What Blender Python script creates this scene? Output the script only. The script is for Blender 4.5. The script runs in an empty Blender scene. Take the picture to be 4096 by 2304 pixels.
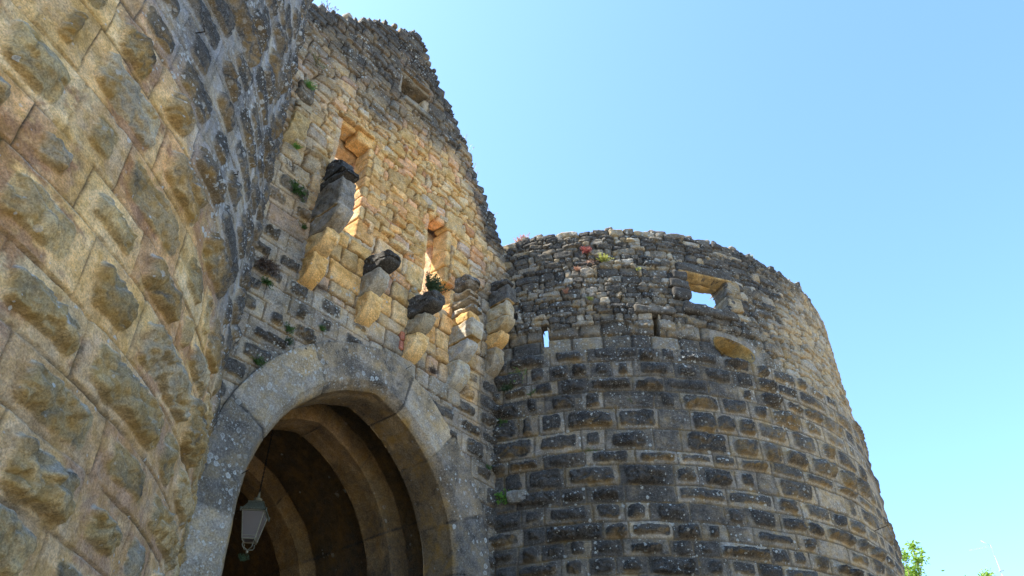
import bpy, math, random
import numpy as np
from mathutils import Vector, Matrix

# ------------------------------------------------------------------ camera, sky, sun, exposure
scene = bpy.context.scene
COL = scene.collection
FPX, PITCH, CZ = 3150.0, math.atan(3150.0 / 3900.0), 1.6
cam_d = bpy.data.cameras.new("camera")
cam_d.sensor_width = 36.0
cam_d.lens = 36.0 * FPX / 4096.0
cam_d.clip_start, cam_d.clip_end = 0.05, 3000.0
cam = bpy.data.objects.new("camera", cam_d)
cam.location = (0, 0, CZ)
cam.rotation_euler = (math.pi / 2 + PITCH, 0, 0)
COL.objects.link(cam)
scene.camera = cam

SUN_EL = math.radians(53.0)
SUN_AZ = math.radians(-94.0)          # bearing of the sun, clockwise from +Y
world = bpy.data.worlds.new("World")
scene.world = world
world.use_nodes = True
wn = world.node_tree
wn.nodes.clear()
w_out = wn.nodes.new("ShaderNodeOutputWorld")
w_bg = wn.nodes.new("ShaderNodeBackground")
w_sky = wn.nodes.new("ShaderNodeTexSky")
w_sky.sky_type = 'NISHITA'
w_sky.sun_disc = False
w_sky.sun_elevation = SUN_EL
w_sky.sun_rotation = SUN_AZ
w_sky.altitude = 200.0
w_sky.air_density = 1.0
w_sky.dust_density = 1.2
w_sky.ozone_density = 1.0
w_bg.inputs[1].default_value = 0.15
w_gain = wn.nodes.new("ShaderNodeMix")          # the photograph's cooler, greener white balance of the sky
w_gain.data_type = 'RGBA'; w_gain.blend_type = 'MULTIPLY'
w_gain.inputs[0].default_value = 1.0
w_gain.inputs[7].default_value = (0.76, 0.955, 1.08, 1)
wn.links.new(w_sky.outputs[0], w_gain.inputs[6])
wn.links.new(w_gain.outputs[2], w_bg.inputs[0])
wn.links.new(w_bg.outputs[0], w_out.inputs[0])

sun_d = bpy.data.lights.new("sun", 'SUN')
sun_d.energy = 5.0
sun_d.angle = math.radians(0.5)
sun_d.color = (1.0, 0.92, 0.79)
sun = bpy.data.objects.new("sun", sun_d)
sv = Vector((math.sin(SUN_AZ) * math.cos(SUN_EL), math.cos(SUN_AZ) * math.cos(SUN_EL), math.sin(SUN_EL)))
sun.rotation_euler = (-sv).to_track_quat('-Z', 'Y').to_euler()
sun.location = sv * 60
COL.objects.link(sun)

scene.view_settings.view_transform = 'Standard'
scene.view_settings.look = 'None'
scene.view_settings.gamma = 1.0
scene.view_settings.exposure = 1.75
scene.cycles.max_bounces = 8
scene.cycles.diffuse_bounces = 5

# ------------------------------------------------------------------ frames of the place
YAW = math.radians(39.6)
DV = np.array([math.sin(YAW), math.cos(YAW)])      # along the gate wall
NV = np.array([DV[1], -DV[0]])                      # out of the gate wall
S0 = 6.56                                           # middle of the arch along the wall
GATE_LOC = np.array([S0 * DV[0] - 8 * NV[0], S0 * DV[1] - 8 * NV[1], 0.0])
GATE_ROT = math.atan2(DV[1], DV[0])
RT_C, LT_C, RAD = np.array([2.1, 17.7]), np.array([-8.57, 4.79]), 5.87
PI = math.pi


def gate_to_world(s, o, z):
    q = s * DV + (-8 + o) * NV
    return (q[0], q[1], z)


# ------------------------------------------------------------------ noise (numpy)
_tabs = {}


def vnoise(x, y, seed=0):
    if seed not in _tabs:
        _tabs[seed] = np.random.RandomState(seed + 77).rand(256, 256)
    t = _tabs[seed]
    x = np.asarray(x, float); y = np.asarray(y, float)
    xi = np.floor(x).astype(int); yi = np.floor(y).astype(int)
    fx = x - xi; fy = y - yi
    fx = fx * fx * (3 - 2 * fx); fy = fy * fy * (3 - 2 * fy)
    a = t[xi & 255, yi & 255]; b = t[(xi + 1) & 255, yi & 255]
    c = t[xi & 255, (yi + 1) & 255]; d = t[(xi + 1) & 255, (yi + 1) & 255]
    return (a * (1 - fx) + b * fx) * (1 - fy) + (c * (1 - fx) + d * fx) * fy


def fbm(x, y, seed=0, octv=4, gain=0.5):
    s = 0; a = 1; n = 0
    for k in range(octv):
        s = s + a * vnoise(x * 2 ** k + 17.3 * k, y * 2 ** k + 9.1 * k, seed + k)
        n += a; a *= gain
    return s / n


def sstep(a, b, x):
    t = np.clip((x - a) / (b - a), 0, 1)
    return t * t * (3 - 2 * t)


def hash01(i, k=0):
    v = np.sin(np.asarray(i, float) * 12.9898 + k * 78.233) * 43758.5453
    return v - np.floor(v)


# ------------------------------------------------------------------ masonry layouts
def courses(u, v, vedges, wmin, wmax, seed, joints=None, warp=0.012, band=None):
    """coursed blocks. Returns id, du, dv (from block centre), hw, hh"""
    rs = np.random.RandomState(seed)
    uw = u + (fbm(u * 3.1, v * 3.1, seed + 3, 3) - .5) * 2 * warp
    vw = v + (fbm(u * 2.3, v * 2.3, seed + 9, 3) - .5) * 2 * warp
    row = np.clip(np.searchsorted(vedges, vw) - 1, 0, len(vedges) - 2)
    ident = np.zeros(u.shape, int); du = np.zeros(u.shape); dv = np.zeros(u.shape)
    hw = np.ones(u.shape); hh = np.ones(u.shape)
    u0, u1 = u.min() - 1.5, u.max() + 1.5
    base = 0
    for r in range(len(vedges) - 1):
        h = vedges[r + 1] - vedges[r]
        js = [u0 - rs.rand() * wmax]
        fixed = sorted((joints or {}).get(r, []))
        while js[-1] < u1:
            nxt = js[-1] + (wmin + (wmax - wmin) * rs.rand() ** 1.4)
            js.append(nxt)
        js = np.array(js)
        if fixed:
            js = np.array(sorted([j for j in js if j < fixed[0] - wmin * .6 or j > fixed[-1] + wmin * .6] + fixed))
        m = row == r
        if m.any():
            k = np.clip(np.searchsorted(js, uw[m]) - 1, 0, len(js) - 2)
            c = (js[k] + js[k + 1]) / 2
            hw[m] = (js[k + 1] - js[k]) / 2; hh[m] = h / 2
            du[m] = uw[m] - c; dv[m] = vw[m] - (vedges[r] + h / 2)
            ident[m] = base + k
        base += len(js)
    return ident, du, dv, hw, hh


def rbox(du, dv, hw, hh, r):
    qx = np.abs(du) - hw + r; qy = np.abs(dv) - hh + r
    return np.minimum(np.maximum(qx, qy), 0) + np.hypot(np.maximum(qx, 0), np.maximum(qy, 0)) - r


def bossed(u, v, vedges, wmin, wmax, seed, joints=None, marg=0.075, hmax=.085, pbare=.1, rgh=1.0, hip=.34, jwid=.011, wrp=.010):
    ident, du, dv, hw, hh = courses(u, v, vedges, wmin, wmax, seed, joints, wrp)
    h1, h2, h3, h4, h5 = (hash01(ident, k) for k in (1, 2, 3, 4, 5))
    e = -rbox(du, dv, hw, hh, .015)
    jw = .5 + 1.1 * vnoise(u * 2.1, v * 2.1, seed + 60)
    joint = 1 - sstep(.002, jwid * jw, e)
    height = -.022 * joint + (h5 - .5) * .016
    mx = marg * (.6 + 1.3 * h1); my = marg * (.5 + .75 * h2)
    bw = np.maximum(hw - mx, .06); bh = np.maximum(hh - my, .05)
    wob = (fbm(u * 7, v * 7, seed + 21, 3) - .5) * .055
    sd = -rbox(du + (h3 - .5) * .04, dv + (h4 - .5) * .04, bw, bh, np.minimum(bw, bh) * .45) + wob
    bh_ = hmax * (.35 + .85 * h4) * (h3 > pbare)
    ramp = .008 + .018 * h1
    prof = sstep(-.004, ramp, sd)
    dome = 1 - hip + hip * sstep(0, .13, sd)
    rough = (fbm(u * 8, v * 8, seed + 30, 5, .6) - .5) * .085 + (fbm(u * 26, v * 26, seed + 31, 3) - .5) * .022
    chip = sstep(.60, .74, fbm(u * 2.6, v * 2.6, seed + 40, 3))
    fu, fv = du / bw, dv / bh
    wn_ = (fbm(u * 6, v * 6, seed + 51, 3) - .5) * .5
    for k_ in range(4):
        an = hash01(ident, 20 + k_) * 6.283; st_ = .35 + .75 * hash01(ident, 30 + k_)
        dome = np.minimum(dome, 1.02 - .22 * hash01(ident, 40 + k_) + st_ * (.35 - (np.cos(an) * fu + np.sin(an) * fv)) + wn_ * .5)
    dome = np.clip(dome, .25, 1.2)
    ridge = np.abs(fbm(u * 5 + h1 * 9, v * 5 + h2 * 7, seed + 71, 4) - .5) * 2
    rough = (rough - .03 * sstep(.16, .0, ridge)) * rgh
    height = height + prof * (bh_ * dome * (1 - .5 * chip) + rough * (.35 + bh_ / hmax)) + (1 - prof) * (fbm(u * 14, v * 14, seed + 33, 4) - .5) * .012
    height = height - chip * .018 * (1 - prof)
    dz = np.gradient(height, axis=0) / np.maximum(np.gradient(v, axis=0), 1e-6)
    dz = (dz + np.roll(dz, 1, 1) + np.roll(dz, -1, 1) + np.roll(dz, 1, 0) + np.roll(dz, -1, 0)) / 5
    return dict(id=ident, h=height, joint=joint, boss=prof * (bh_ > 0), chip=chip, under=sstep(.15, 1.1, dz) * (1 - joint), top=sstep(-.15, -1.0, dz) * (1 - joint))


def flush(u, v, vedges, wmin, wmax, seed, pil=.02, gap=.02, warp=.03):
    ident, du, dv, hw, hh = courses(u, v, vedges, wmin, wmax, seed, None, warp)
    e = -rbox(du, dv, hw, hh, .05) + (fbm(u * 9, v * 9, seed + 2, 3) - .5) * .02
    joint = 1 - sstep(.002, gap, e)
    p = sstep(0, .07, e)
    h = -.045 * joint + pil * p + (hash01(ident, 4) - .5) * .03 + (fbm(u * 8, v * 8, seed + 5, 4) - .5) * .024
    return dict(id=ident, h=h, joint=joint, boss=np.zeros(u.shape), chip=np.zeros(u.shape))


def rubble(u, v, hrow, wmean, seed, pil=.05, pw=3.0, small=.25, rgh=1.0):
    """irregular fitted stones: weighted Lp Voronoi over jittered courses"""
    rs = np.random.RandomState(seed)
    u0, u1, v0, v1 = u.min() - .5, u.max() + .5, v.min() - .5, v.max() + .5
    su, sv_, sa, sb = [], [], [], []
    z = v0
    while z < v1:
        h = hrow * (.55 + .9 * rs.rand())
        x = u0 + rs.rand() * wmean
        while x < u1:
            k = rs.rand()
            if k < small:
                w = wmean * (.3 + .3 * rs.rand())
                su.append(x + w / 2); sv_.append(z + h * (.25 + .5 * rs.rand())); sa.append(w * .5); sb.append(h * (.35 + .3 * rs.rand()))
            else:
                w = wmean * (.55 + 1.25 * rs.rand() ** 1.5) * (.7 + .35 * h / hrow)
                su.append(x + w / 2); sv_.append(z + h * (.5 + .32 * (rs.rand() - .5))); sa.append(w / 2); sb.append(h / 2 * (.8 + .5 * rs.rand()))
            x += w
        z += h
    su, sv_, sa, sb = map(np.array, (su, sv_, sa, sb))
    uw = u + (fbm(u * 4, v * 4, seed + 3, 3) - .5) * .07 + (fbm(u * 16, v * 16, seed + 4, 2) - .5) * .018
    vw = v + (fbm(u * 4, v * 4, seed + 5, 3) - .5) * .07 + (fbm(u * 16, v * 16, seed + 6, 2) - .5) * .018
    ident = np.zeros(u.shape, int); e = np.zeros(u.shape); tx = np.zeros(u.shape); ty = np.zeros(u.shape)
    cu = np.zeros(u.shape); cv = np.zeros(u.shape)
    nr = max(1, int((v1 - v0) / .25)); nc = max(1, int((u1 - u0) / .6))
    ri = np.clip(((vw - v0) / (v1 - v0) * nr).astype(int), 0, nr - 1)
    ci = np.clip(((uw - u0) / (u1 - u0) * nc).astype(int), 0, nc - 1)
    cell = ri * nc + ci
    order = np.argsort(cell, axis=None)
    cs = cell.ravel()[order]
    bounds = np.searchsorted(cs, np.arange(nr * nc + 1))
    uf, vf = uw.ravel(), vw.ravel()
    idf, ef, txf, tyf = ident.ravel(), e.ravel(), tx.ravel(), ty.ravel()
    cuf, cvf = cu.ravel(), cv.ravel()
    for c in range(nr * nc):
        ii = order[bounds[c]:bounds[c + 1]]
        if len(ii) == 0:
            continue
        a, b = uf[ii], vf[ii]
        cand = np.where((su > a.min() - 3 * wmean) & (su < a.max() + 3 * wmean) & (sv_ > b.min() - 3.2 * hrow) & (sv_ < b.max() + 3.2 * hrow))[0]
        dx = np.abs(a[:, None] - su[cand]) / sa[cand]; dy = np.abs(b[:, None] - sv_[cand]) / sb[cand]
        dd = (dx ** pw + dy ** pw) ** (1 / pw)
        k = dd.argmin(1); ar = np.arange(len(ii))
        d1 = dd[ar, k]; dd[ar, k] = 99
        d2 = dd.min(1)
        kk = cand[k]
        idf[ii] = kk; ef[ii] = (d2 - d1)
        txf[ii] = (a - su[kk]) / sa[kk]; tyf[ii] = (b - sv_[kk]) / sb[kk]
        cuf[ii] = su[kk]; cvf[ii] = sv_[kk]
    ident, e, tx, ty = (q.reshape(u.shape) for q in (idf, ef, txf, tyf))
    cu, cv = cuf.reshape(u.shape), cvf.reshape(u.shape)
    joint = 1 - sstep(.02, .13, e)
    p = .72 * sstep(0, .15, e) + .28 * sstep(0, .7, e)
    a, b, c = hash01(ident, 1), hash01(ident, 2), hash01(ident, 3)
    h = -.6 * pil * joint + pil * p + (a - .5) * .055 + (b - .5) * .042 * tx + (c - .5) * .042 * ty + (fbm(u * 7, v * 7, seed + 8, 5, .6) - .5) * .045 * rgh
    return dict(id=ident, h=h, joint=joint, boss=np.zeros(u.shape), chip=np.zeros(u.shape), cu=cu, cv=cv)


def palette(ident, cols, k):
    cols = np.array(cols)
    j = np.minimum((hash01(ident, k) * len(cols)).astype(int), len(cols) - 1)
    c = cols[j]
    br = .82 + .36 * hash01(ident, k + 11)
    return c * br[..., None]


def mix(a, b, t):
    t = np.asarray(t)[..., None]
    return np.asarray(a) * (1 - t) + np.asarray(b) * t


# ------------------------------------------------------------------ mesh writing
def new_obj(name, verts, faces, mat, parent=None, col=None, mask=None, smooth=True, loc=None):
    me = bpy.data.meshes.new(name)
    verts = np.asarray(verts, float)
    if isinstance(faces, np.ndarray):
        nf = len(faces); k = faces.shape[1]
        me.vertices.add(len(verts)); me.vertices.foreach_set("co", verts.ravel())
        me.loops.add(nf * k); me.loops.foreach_set("vertex_index", faces.ravel().astype(np.int32))
        me.polygons.add(nf)
        me.polygons.foreach_set("loop_start", np.arange(0, nf * k, k, dtype=np.int32))
        me.update(calc_edges=True)
    else:
        me.from_pydata([tuple(v) for v in verts], [], faces)
    if smooth:
        me.polygons.foreach_set("use_smooth", np.ones(len(me.polygons), bool))
    for nm, arr in (("Col", col), ("Mask", mask)):
        if arr is not None:
            arr = np.asarray(arr, float)
            if arr.ndim == 1:
                arr = np.tile(arr, (len(verts), 1))
            at = me.attributes.new(nm, 'FLOAT_COLOR', 'POINT')
            at.data.foreach_set("color", np.concatenate([arr, np.ones((len(arr), 1))], 1).astype(np.float32).ravel())
    me.validate()
    me.update()
    o = bpy.data.objects.new(name, me)
    COL.objects.link(o)
    if mat:
        me.materials.append(mat)
    if parent:
        o.parent = parent
    if loc is not None:
        o.location = loc
    return o


def empty(name, loc=(0, 0, 0), rz=0, parent=None):
    o = bpy.data.objects.new(name, None)
    o.empty_display_size = .3
    COL.objects.link(o)
    o.location = tuple(loc); o.rotation_euler = (0, 0, rz)
    if parent:
        o.parent = parent
    return o


def tag(o, label, cat, group=None):
    o["label"] = label; o["category"] = cat
    if group:
        o["group"] = group
    return o


def grid_mesh(name, P, N, keep, depth, col, mask, mat, parent, back=None):
    """heightfield grid; every open border is turned inwards by depth (stones and reveals get thickness)"""
    nv, nu = P.shape[:2]
    idx = np.arange(nv * nu).reshape(nv, nu)
    q = np.stack([idx[:-1, :-1], idx[:-1, 1:], idx[1:, 1:], idx[1:, :-1]], -1)
    faces = q[keep]
    k = np.zeros((nv + 1, nu + 1), bool); k[1:-1, 1:-1] = keep
    rim = []
    he = k[:-1, 1:-1] != k[1:, 1:-1]          # edges along u at row i
    ii, jj = np.where(he); up = k[1:, 1:-1][ii, jj]
    a, b = idx[ii, jj], idx[ii, jj + 1]
    rim.append(np.where(up[:, None], np.stack([b, a], 1), np.stack([a, b], 1)))
    ve = k[1:-1, :-1] != k[1:-1, 1:]
    ii, jj = np.where(ve); rt = k[1:-1, 1:][ii, jj]
    a, b = idx[ii, jj], idx[ii + 1, jj]
    rim.append(np.where(rt[:, None], np.stack([a, b], 1), np.stack([b, a], 1)))
    rim = np.concatenate(rim)
    Pf = P.reshape(-1, 3); Nf = N.reshape(-1, 3); cf = col.reshape(-1, 3); mf = mask.reshape(-1, 3)
    dpt = np.broadcast_to(depth, (nv, nu)).ravel()
    rv, inv = np.unique(rim, return_inverse=True); inv = inv.reshape(rim.shape)
    steps = 7
    V = [Pf]; CC = [cf]; MM = [mf]; F = [faces]
    prev = rv.copy()
    n0 = len(Pf)
    rr = np.random.RandomState(len(rv))
    for s in range(1, steps + 1):
        t = s / steps
        V.append(Pf[rv] - Nf[rv] * (dpt[rv] * t)[:, None] + (rr.rand(len(rv), 3) - .5) * .012)
        CC.append(cf[rv]); m2 = mf[rv].copy(); m2[:, 1] *= (1 - t) ** 2 * .5; m2[:, 0] *= .5; MM.append(m2)
        cur = n0 + np.arange(len(rv)); n0 += len(rv)
        F.append(np.stack([prev[inv[:, 0]], prev[inv[:, 1]], cur[inv[:, 1]], cur[inv[:, 0]]], 1))
        prev = cur
    V = np.concatenate(V); CC = np.concatenate(CC); MM = np.concatenate(MM); F = np.concatenate(F)
    used, inv2 = np.unique(F, return_inverse=True)
    return new_obj(name, V[used], inv2.reshape(F.shape), mat, parent, CC[used], MM[used])


def block_grid(nx, ny, nz):
    """surface of a unit cuboid [-1,1]^3 with nx,ny,nz cells"""
    key = {}; V = []; F = []

    def vid(i, j, k):
        t = (i, j, k)
        if t not in key:
            key[t] = len(V); V.append((2 * i / nx - 1, 2 * j / ny - 1, 2 * k / nz - 1))
        return key[t]
    for i in range(nx):
        for j in range(ny):
            F.append((vid(i, j, 0), vid(i, j + 1, 0), vid(i + 1, j + 1, 0), vid(i + 1, j, 0)))
            F.append((vid(i, j, nz), vid(i + 1, j, nz), vid(i + 1, j + 1, nz), vid(i, j + 1, nz)))
    for i in range(nx):
        for k in range(nz):
            F.append((vid(i, 0, k), vid(i + 1, 0, k), vid(i + 1, 0, k + 1), vid(i, 0, k + 1)))
            F.append((vid(i, ny, k), vid(i, ny, k + 1), vid(i + 1, ny, k + 1), vid(i + 1, ny, k)))
    for j in range(ny):
        for k in range(nz):
            F.append((vid(0, j, k), vid(0, j, k + 1), vid(0, j + 1, k + 1), vid(0, j + 1, k)))
            F.append((vid(nx, j, k), vid(nx, j + 1, k), vid(nx, j + 1, k + 1), vid(nx, j, k + 1)))
    return np.array(V), np.array(F)


_bg = {}


def stone(name, cx, cy, cz, sx, sy, sz, mat, parent, col, mask=(.2, .2, .2), r=.04, amp=.012, seed=0, shape=None, tilt=(0, 0, 0), cell=.025, under=None):
    """a worked or broken stone: cuboid with worn arrises and rough faces, in the parent's frame"""
    n = tuple(int(np.clip(q / cell, 3, 26)) for q in (sx, sy, sz))
    if n not in _bg:
        _bg[n] = block_grid(*n)
    V, F = _bg[n]
    V = V.copy(); h = np.array([sx, sy, sz]) / 2
    r = min(r, h.min() * .95)
    p = V * h
    core = np.clip(p, -(h - r), h - r)
    dlt = p - core; ln = np.linalg.norm(dlt, axis=1, keepdims=True)
    p = core + np.where(ln > 1e-6, dlt / np.maximum(ln, 1e-6) * r, 0)
    nrm = np.where(ln > 1e-6, dlt / np.maximum(ln, 1e-6), 0)
    a, b = p[:, 0] + p[:, 2] * .7 + cx * 3, p[:, 1] - p[:, 2] * .8 + cz * 3
    nz = (fbm(a * 9, b * 9, seed + 1, 4) - .5) * 2 * amp * 2 + (fbm(a * 3.5 + 7, b * 3.5, seed + 5, 2) - .5) * amp * 2.5
    p = p + nrm * nz[:, None]
    if shape:
        p = shape(p, h)
    if any(tilt):
        M = np.array((Matrix.Rotation(tilt[2], 3, 'Z') @ Matrix.Rotation(tilt[1], 3, 'Y') @ Matrix.Rotation(tilt[0], 3, 'X')))
        p = p @ M.T
    p = p + np.array([cx, cy, cz])
    cc = np.tile(np.array(col, float), (len(p), 1)) * (.88 + .28 * fbm(a * 5, b * 5, seed + 9, 3))[:, None]
    mm = np.tile(np.array(mask, float), (len(p), 1))
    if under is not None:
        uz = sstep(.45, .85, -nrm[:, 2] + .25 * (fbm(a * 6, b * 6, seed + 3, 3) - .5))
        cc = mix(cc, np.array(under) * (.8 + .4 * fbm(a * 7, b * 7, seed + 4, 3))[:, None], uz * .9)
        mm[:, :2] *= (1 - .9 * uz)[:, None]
    return new_obj(name, p, F, mat, parent, cc, mm)


# ------------------------------------------------------------------ materials
def nodes_of(name):
    m = bpy.data.materials.new(name); m.use_nodes = True
    nt = m.node_tree
    return m, nt, nt.nodes["Principled BSDF"]


class NB:
    def __init__(s, nt): s.nt = nt

    def n(s, t, **kw):
        nd = s.nt.nodes.new(t)
        for k, v in kw.items():
            setattr(nd, k, v)
        return nd

    def l(s, a, b): s.nt.links.new(a, b)

    def math(s, op, a, b=None, clamp=False):
        nd = s.n("ShaderNodeMath", operation=op); nd.use_clamp = clamp
        for i, q in enumerate((a, b)):
            if q is None: continue
            if isinstance(q, (int, float)): nd.inputs[i].default_value = q
            else: s.l(q, nd.inputs[i])
        return nd.outputs[0]

    def rng(s, v, a, b, c=0.0, d=1.0):
        nd = s.n("ShaderNodeMapRange", interpolation_type='SMOOTHSTEP')
        s.l(v, nd.inputs[0])
        for i, q in zip((1, 2, 3, 4), (a, b, c, d)):
            if isinstance(q, (int, float)): nd.inputs[i].default_value = q
            else: s.l(q, nd.inputs[i])
        return nd.outputs[0]

    def noise(s, vec, scale, detail=5, rough=.6):
        nd = s.n("ShaderNodeTexNoise"); nd.inputs["Scale"].default_value = scale
        nd.inputs["Detail"].default_value = detail; nd.inputs["Roughness"].default_value = rough
        s.l(vec, nd.inputs["Vector"]); return nd.outputs[0]

    def mixc(s, f, a, b, mode='MIX'):
        nd = s.n("ShaderNodeMix", data_type='RGBA', blend_type=mode)
        for i, q in ((0, f), (6, a), (7, b)):
            if isinstance(q, (int, float)): nd.inputs[i].default_value = q
            elif isinstance(q, tuple): nd.inputs[i].default_value = (*q, 1)
            else: s.l(q, nd.inputs[i])
        return nd.outputs[2]


def stone_material(name, bump=.6, grain=1.0, fine=42, crust_col=(.021, .0205, .020), lichen_col=(.50, .52, .49), ochre=(.30, .185, .055), spot=16.0, rings=False):
    m, nt, bs = nodes_of(name)
    b = NB(nt)
    tc = b.n("ShaderNodeTexCoord").outputs["Object"]
    ac = b.n("ShaderNodeAttribute", attribute_name="Col").outputs["Color"]
    am = b.n("ShaderNodeAttribute", attribute_name="Mask").outputs["Color"]
    sep = b.n("ShaderNodeSeparateColor"); b.l(am, sep.inputs[0])
    mr, mg, mb = sep.outputs
    nf = b.noise(tc, fine, 6, .75); nm = b.noise(tc, 9, 6, .65); nl = b.noise(tc, 2.3, 7, .68); n2 = b.noise(tc, 4.7, 6, .7)
    base = b.mixc(1.0, ac, b.n("ShaderNodeCombineColor").outputs[0], 'MULTIPLY')
    comb = base.node.inputs[7].links[0].from_node
    v = b.math('MULTIPLY', b.rng(nf, .28, .72, 1 - .42 * grain, 1 + .36 * grain), b.rng(nm, .28, .72, 1 - .30 * grain, 1 + .26 * grain))
    for i, (lo, hi) in enumerate(((.93, 1.08), (.98, 1.01), (1.10, .86))):
        b.l(b.math('MULTIPLY', v, b.rng(n2, .34, .66, lo, hi)), comb.inputs[i])
    # ochre and olive weathering
    of = b.math('MULTIPLY', b.rng(n2, .47, .68), b.math('MULTIPLY', mb, 1.0), True)
    c = b.mixc(of, base, ochre)
    # dark biological crust
    th = b.math('SUBTRACT', .80, b.math('MULTIPLY', mg, .60))
    cf = b.rng(b.math('ADD', b.math('MULTIPLY', nl, .6), b.math('MULTIPLY', nm, .4)), b.math('SUBTRACT', th, .15), b.math('ADD', th, .15))
    cv = b.mixc(b.rng(b.math('ADD', b.math('MULTIPLY', nf, .6), b.math('MULTIPLY', n2, .4)), .38, .66), crust_col, tuple(q * 4.0 for q in crust_col))
    c = b.mixc(b.math('MULTIPLY', cf, .90), c, cv)
    # pale lichen: spots and a fine crumb
    tot = None
    for sc, w in ((spot, 1.0), (spot * 2.1, .9)):
        vo = b.n("ShaderNodeTexVoronoi"); vo.inputs["Scale"].default_value = sc
        wv = b.n("ShaderNodeVectorMath", operation='ADD'); b.l(tc, wv.inputs[0])
        nv = b.n("ShaderNodeTexNoise"); nv.inputs["Scale"].default_value = sc * 2.2; b.l(tc, nv.inputs["Vector"])
        sv2 = b.n("ShaderNodeVectorMath", operation='SCALE'); b.l(nv.outputs["Color"], sv2.inputs[0]); sv2.inputs["Scale"].default_value = .5 / sc
        b.l(sv2.outputs[0], wv.inputs[1]); b.l(wv.outputs[0], vo.inputs["Vector"])
        rc = b.n("ShaderNodeSeparateColor"); b.l(vo.outputs["Color"], rc.inputs[0])
        rad = b.math('MULTIPLY', b.rng(rc.outputs[0], .35, 1.0, .06, .46), 1.0)
        on = b.rng(rc.outputs[1], b.math('SUBTRACT', 1.02, mr), b.math('SUBTRACT', 1.07, mr))
        sp = b.math('MULTIPLY', b.rng(b.math('SUBTRACT', rad, vo.outputs["Distance"]), -.02, .05), on)
        if rings:
            core = b.rng(b.math('DIVIDE', vo.outputs["Distance"], rad), .35, .75, .45, 1.0)
            sp = b.math('MULTIPLY', sp, core)
        sp = b.math('MULTIPLY', sp, b.math('MULTIPLY', b.rng(nl, .32, .55), b.rng(b.noise(tc, .85, 3, .5), .36, .58, .12, 1.0)))
        tot = sp if tot is None else b.math('MAXIMUM', tot, sp)
    crumb = b.math('MULTIPLY', b.rng(nf, .56, .66), b.math('MULTIPLY', b.rng(nl, .4, .62), mr))
    tot = b.math('MAXIMUM', tot, b.math('MULTIPLY', crumb, .85), True)
    lc = b.mixc(b.rng(nf, .3, .7), tuple(q * .62 for q in lichen_col), lichen_col)
    c = b.mixc(b.math('MULTIPLY', tot, .85), c, lc)
    b.l(c, bs.inputs["Base Color"])
    bs.inputs["Roughness"].default_value = .93
    bs.inputs["Specular IOR Level"].default_value = .15
    hgt = b.math('ADD', b.math('MULTIPLY', nf, .45), b.math('ADD', b.math('MULTIPLY', nm, .9), b.math('MULTIPLY', tot, .12)))
    bp = b.n("ShaderNodeBump"); bp.inputs["Strength"].default_value = bump; bp.inputs["Distance"].default_value = .045
    b.l(hgt, bp.inputs["Height"]); b.l(bp.outputs[0], bs.inputs["Normal"])
    return m


M_LT = stone_material("pale_bossed_sandstone", 1.0, grain=1.0, fine=62, spot=15, lichen_col=(.62, .64, .63))
M_RT = stone_material("blackened_sandstone", .95, spot=15)
M_GATE = stone_material("golden_sandstone", .9, spot=16)
M_ARCH = stone_material("lichened_ashlar", .6, spot=11, rings=True, lichen_col=(.50, .53, .52))
M_VAULT = stone_material("dark_vault_stone", .8, ochre=(.22, .13, .04), spot=9)


def simple_mat(name, col, rough=.6, metal=0.0, nscale=30, var=.25, col2=None):
    m, nt, bs = nodes_of(name)
    b = NB(nt)
    tc = b.n("ShaderNodeTexCoord").outputs["Object"]
    nz = b.noise(tc, nscale, 5, .65)
    c2 = col2 or tuple(q * (1 - var) for q in col)
    c = b.mixc(b.rng(nz, .35, .65), col, c2)
    b.l(c, bs.inputs["Base Color"])
    bs.inputs["Roughness"].default_value = rough; bs.inputs["Metallic"].default_value = metal
    return m


def leaf_mat(name, c1, c2, trans=.35):
    m, nt, bs = nodes_of(name)
    b = NB(nt)
    tc = b.n("ShaderNodeTexCoord").outputs["Object"]
    nz = b.noise(tc, 23, 3, .6)
    c = b.mixc(b.rng(nz, .35, .65), c1, c2)
    b.l(c, bs.inputs["Base Color"]); bs.inputs["Roughness"].default_value = .55
    tr = b.n("ShaderNodeBsdfTranslucent"); b.l(c, tr.inputs[0])
    mx = b.n("ShaderNodeMixShader"); mx.inputs[0].default_value = trans
    b.l(bs.outputs[0], mx.inputs[1]); b.l(tr.outputs[0], mx.inputs[2])
    b.l(mx.outputs[0], nt.nodes["Material Output"].inputs[0])
    return m


GOLD = [(.68, .42, .165), (.71, .475, .215), (.64, .375, .15), (.71, .50, .25), (.67, .37, .18), (.56, .385, .18), (.71, .44, .185), (.50, .335, .15)]
GREY = [(.34, .30, .24), (.40, .36, .29), (.28, .26, .22), (.36, .32, .25), (.31, .28, .23)]
TAN = [(.73, .50, .245), (.76, .555, .305), (.68, .455, .22), (.74, .485, .22), (.69, .42, .21)]
DARK = [(.21, .185, .145), (.26, .23, .18), (.17, .15, .12), (.31, .27, .205), (.22, .195, .15)]

# ------------------------------------------------------------------ ground
M_GROUND = simple_mat("pale_gravel", (.31, .255, .185), .95, 0, 1.2, .2)
go = new_obj("ground", [(-400, -400, 0), (400, -400, 0), (400, 400, 0), (-400, 400, 0)], [(0, 1, 2, 3)], M_GROUND, smooth=False)
go["kind"] = "structure"


# ------------------------------------------------------------------ round towers
def axis(parts):
    out = []
    for a, b_, st in parts:
        n = max(2, int(round((b_ - a) / st)))
        out.append(np.linspace(a, b_, n, endpoint=False))
    return np.concatenate(out + [[parts[-1][1]]])


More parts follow.
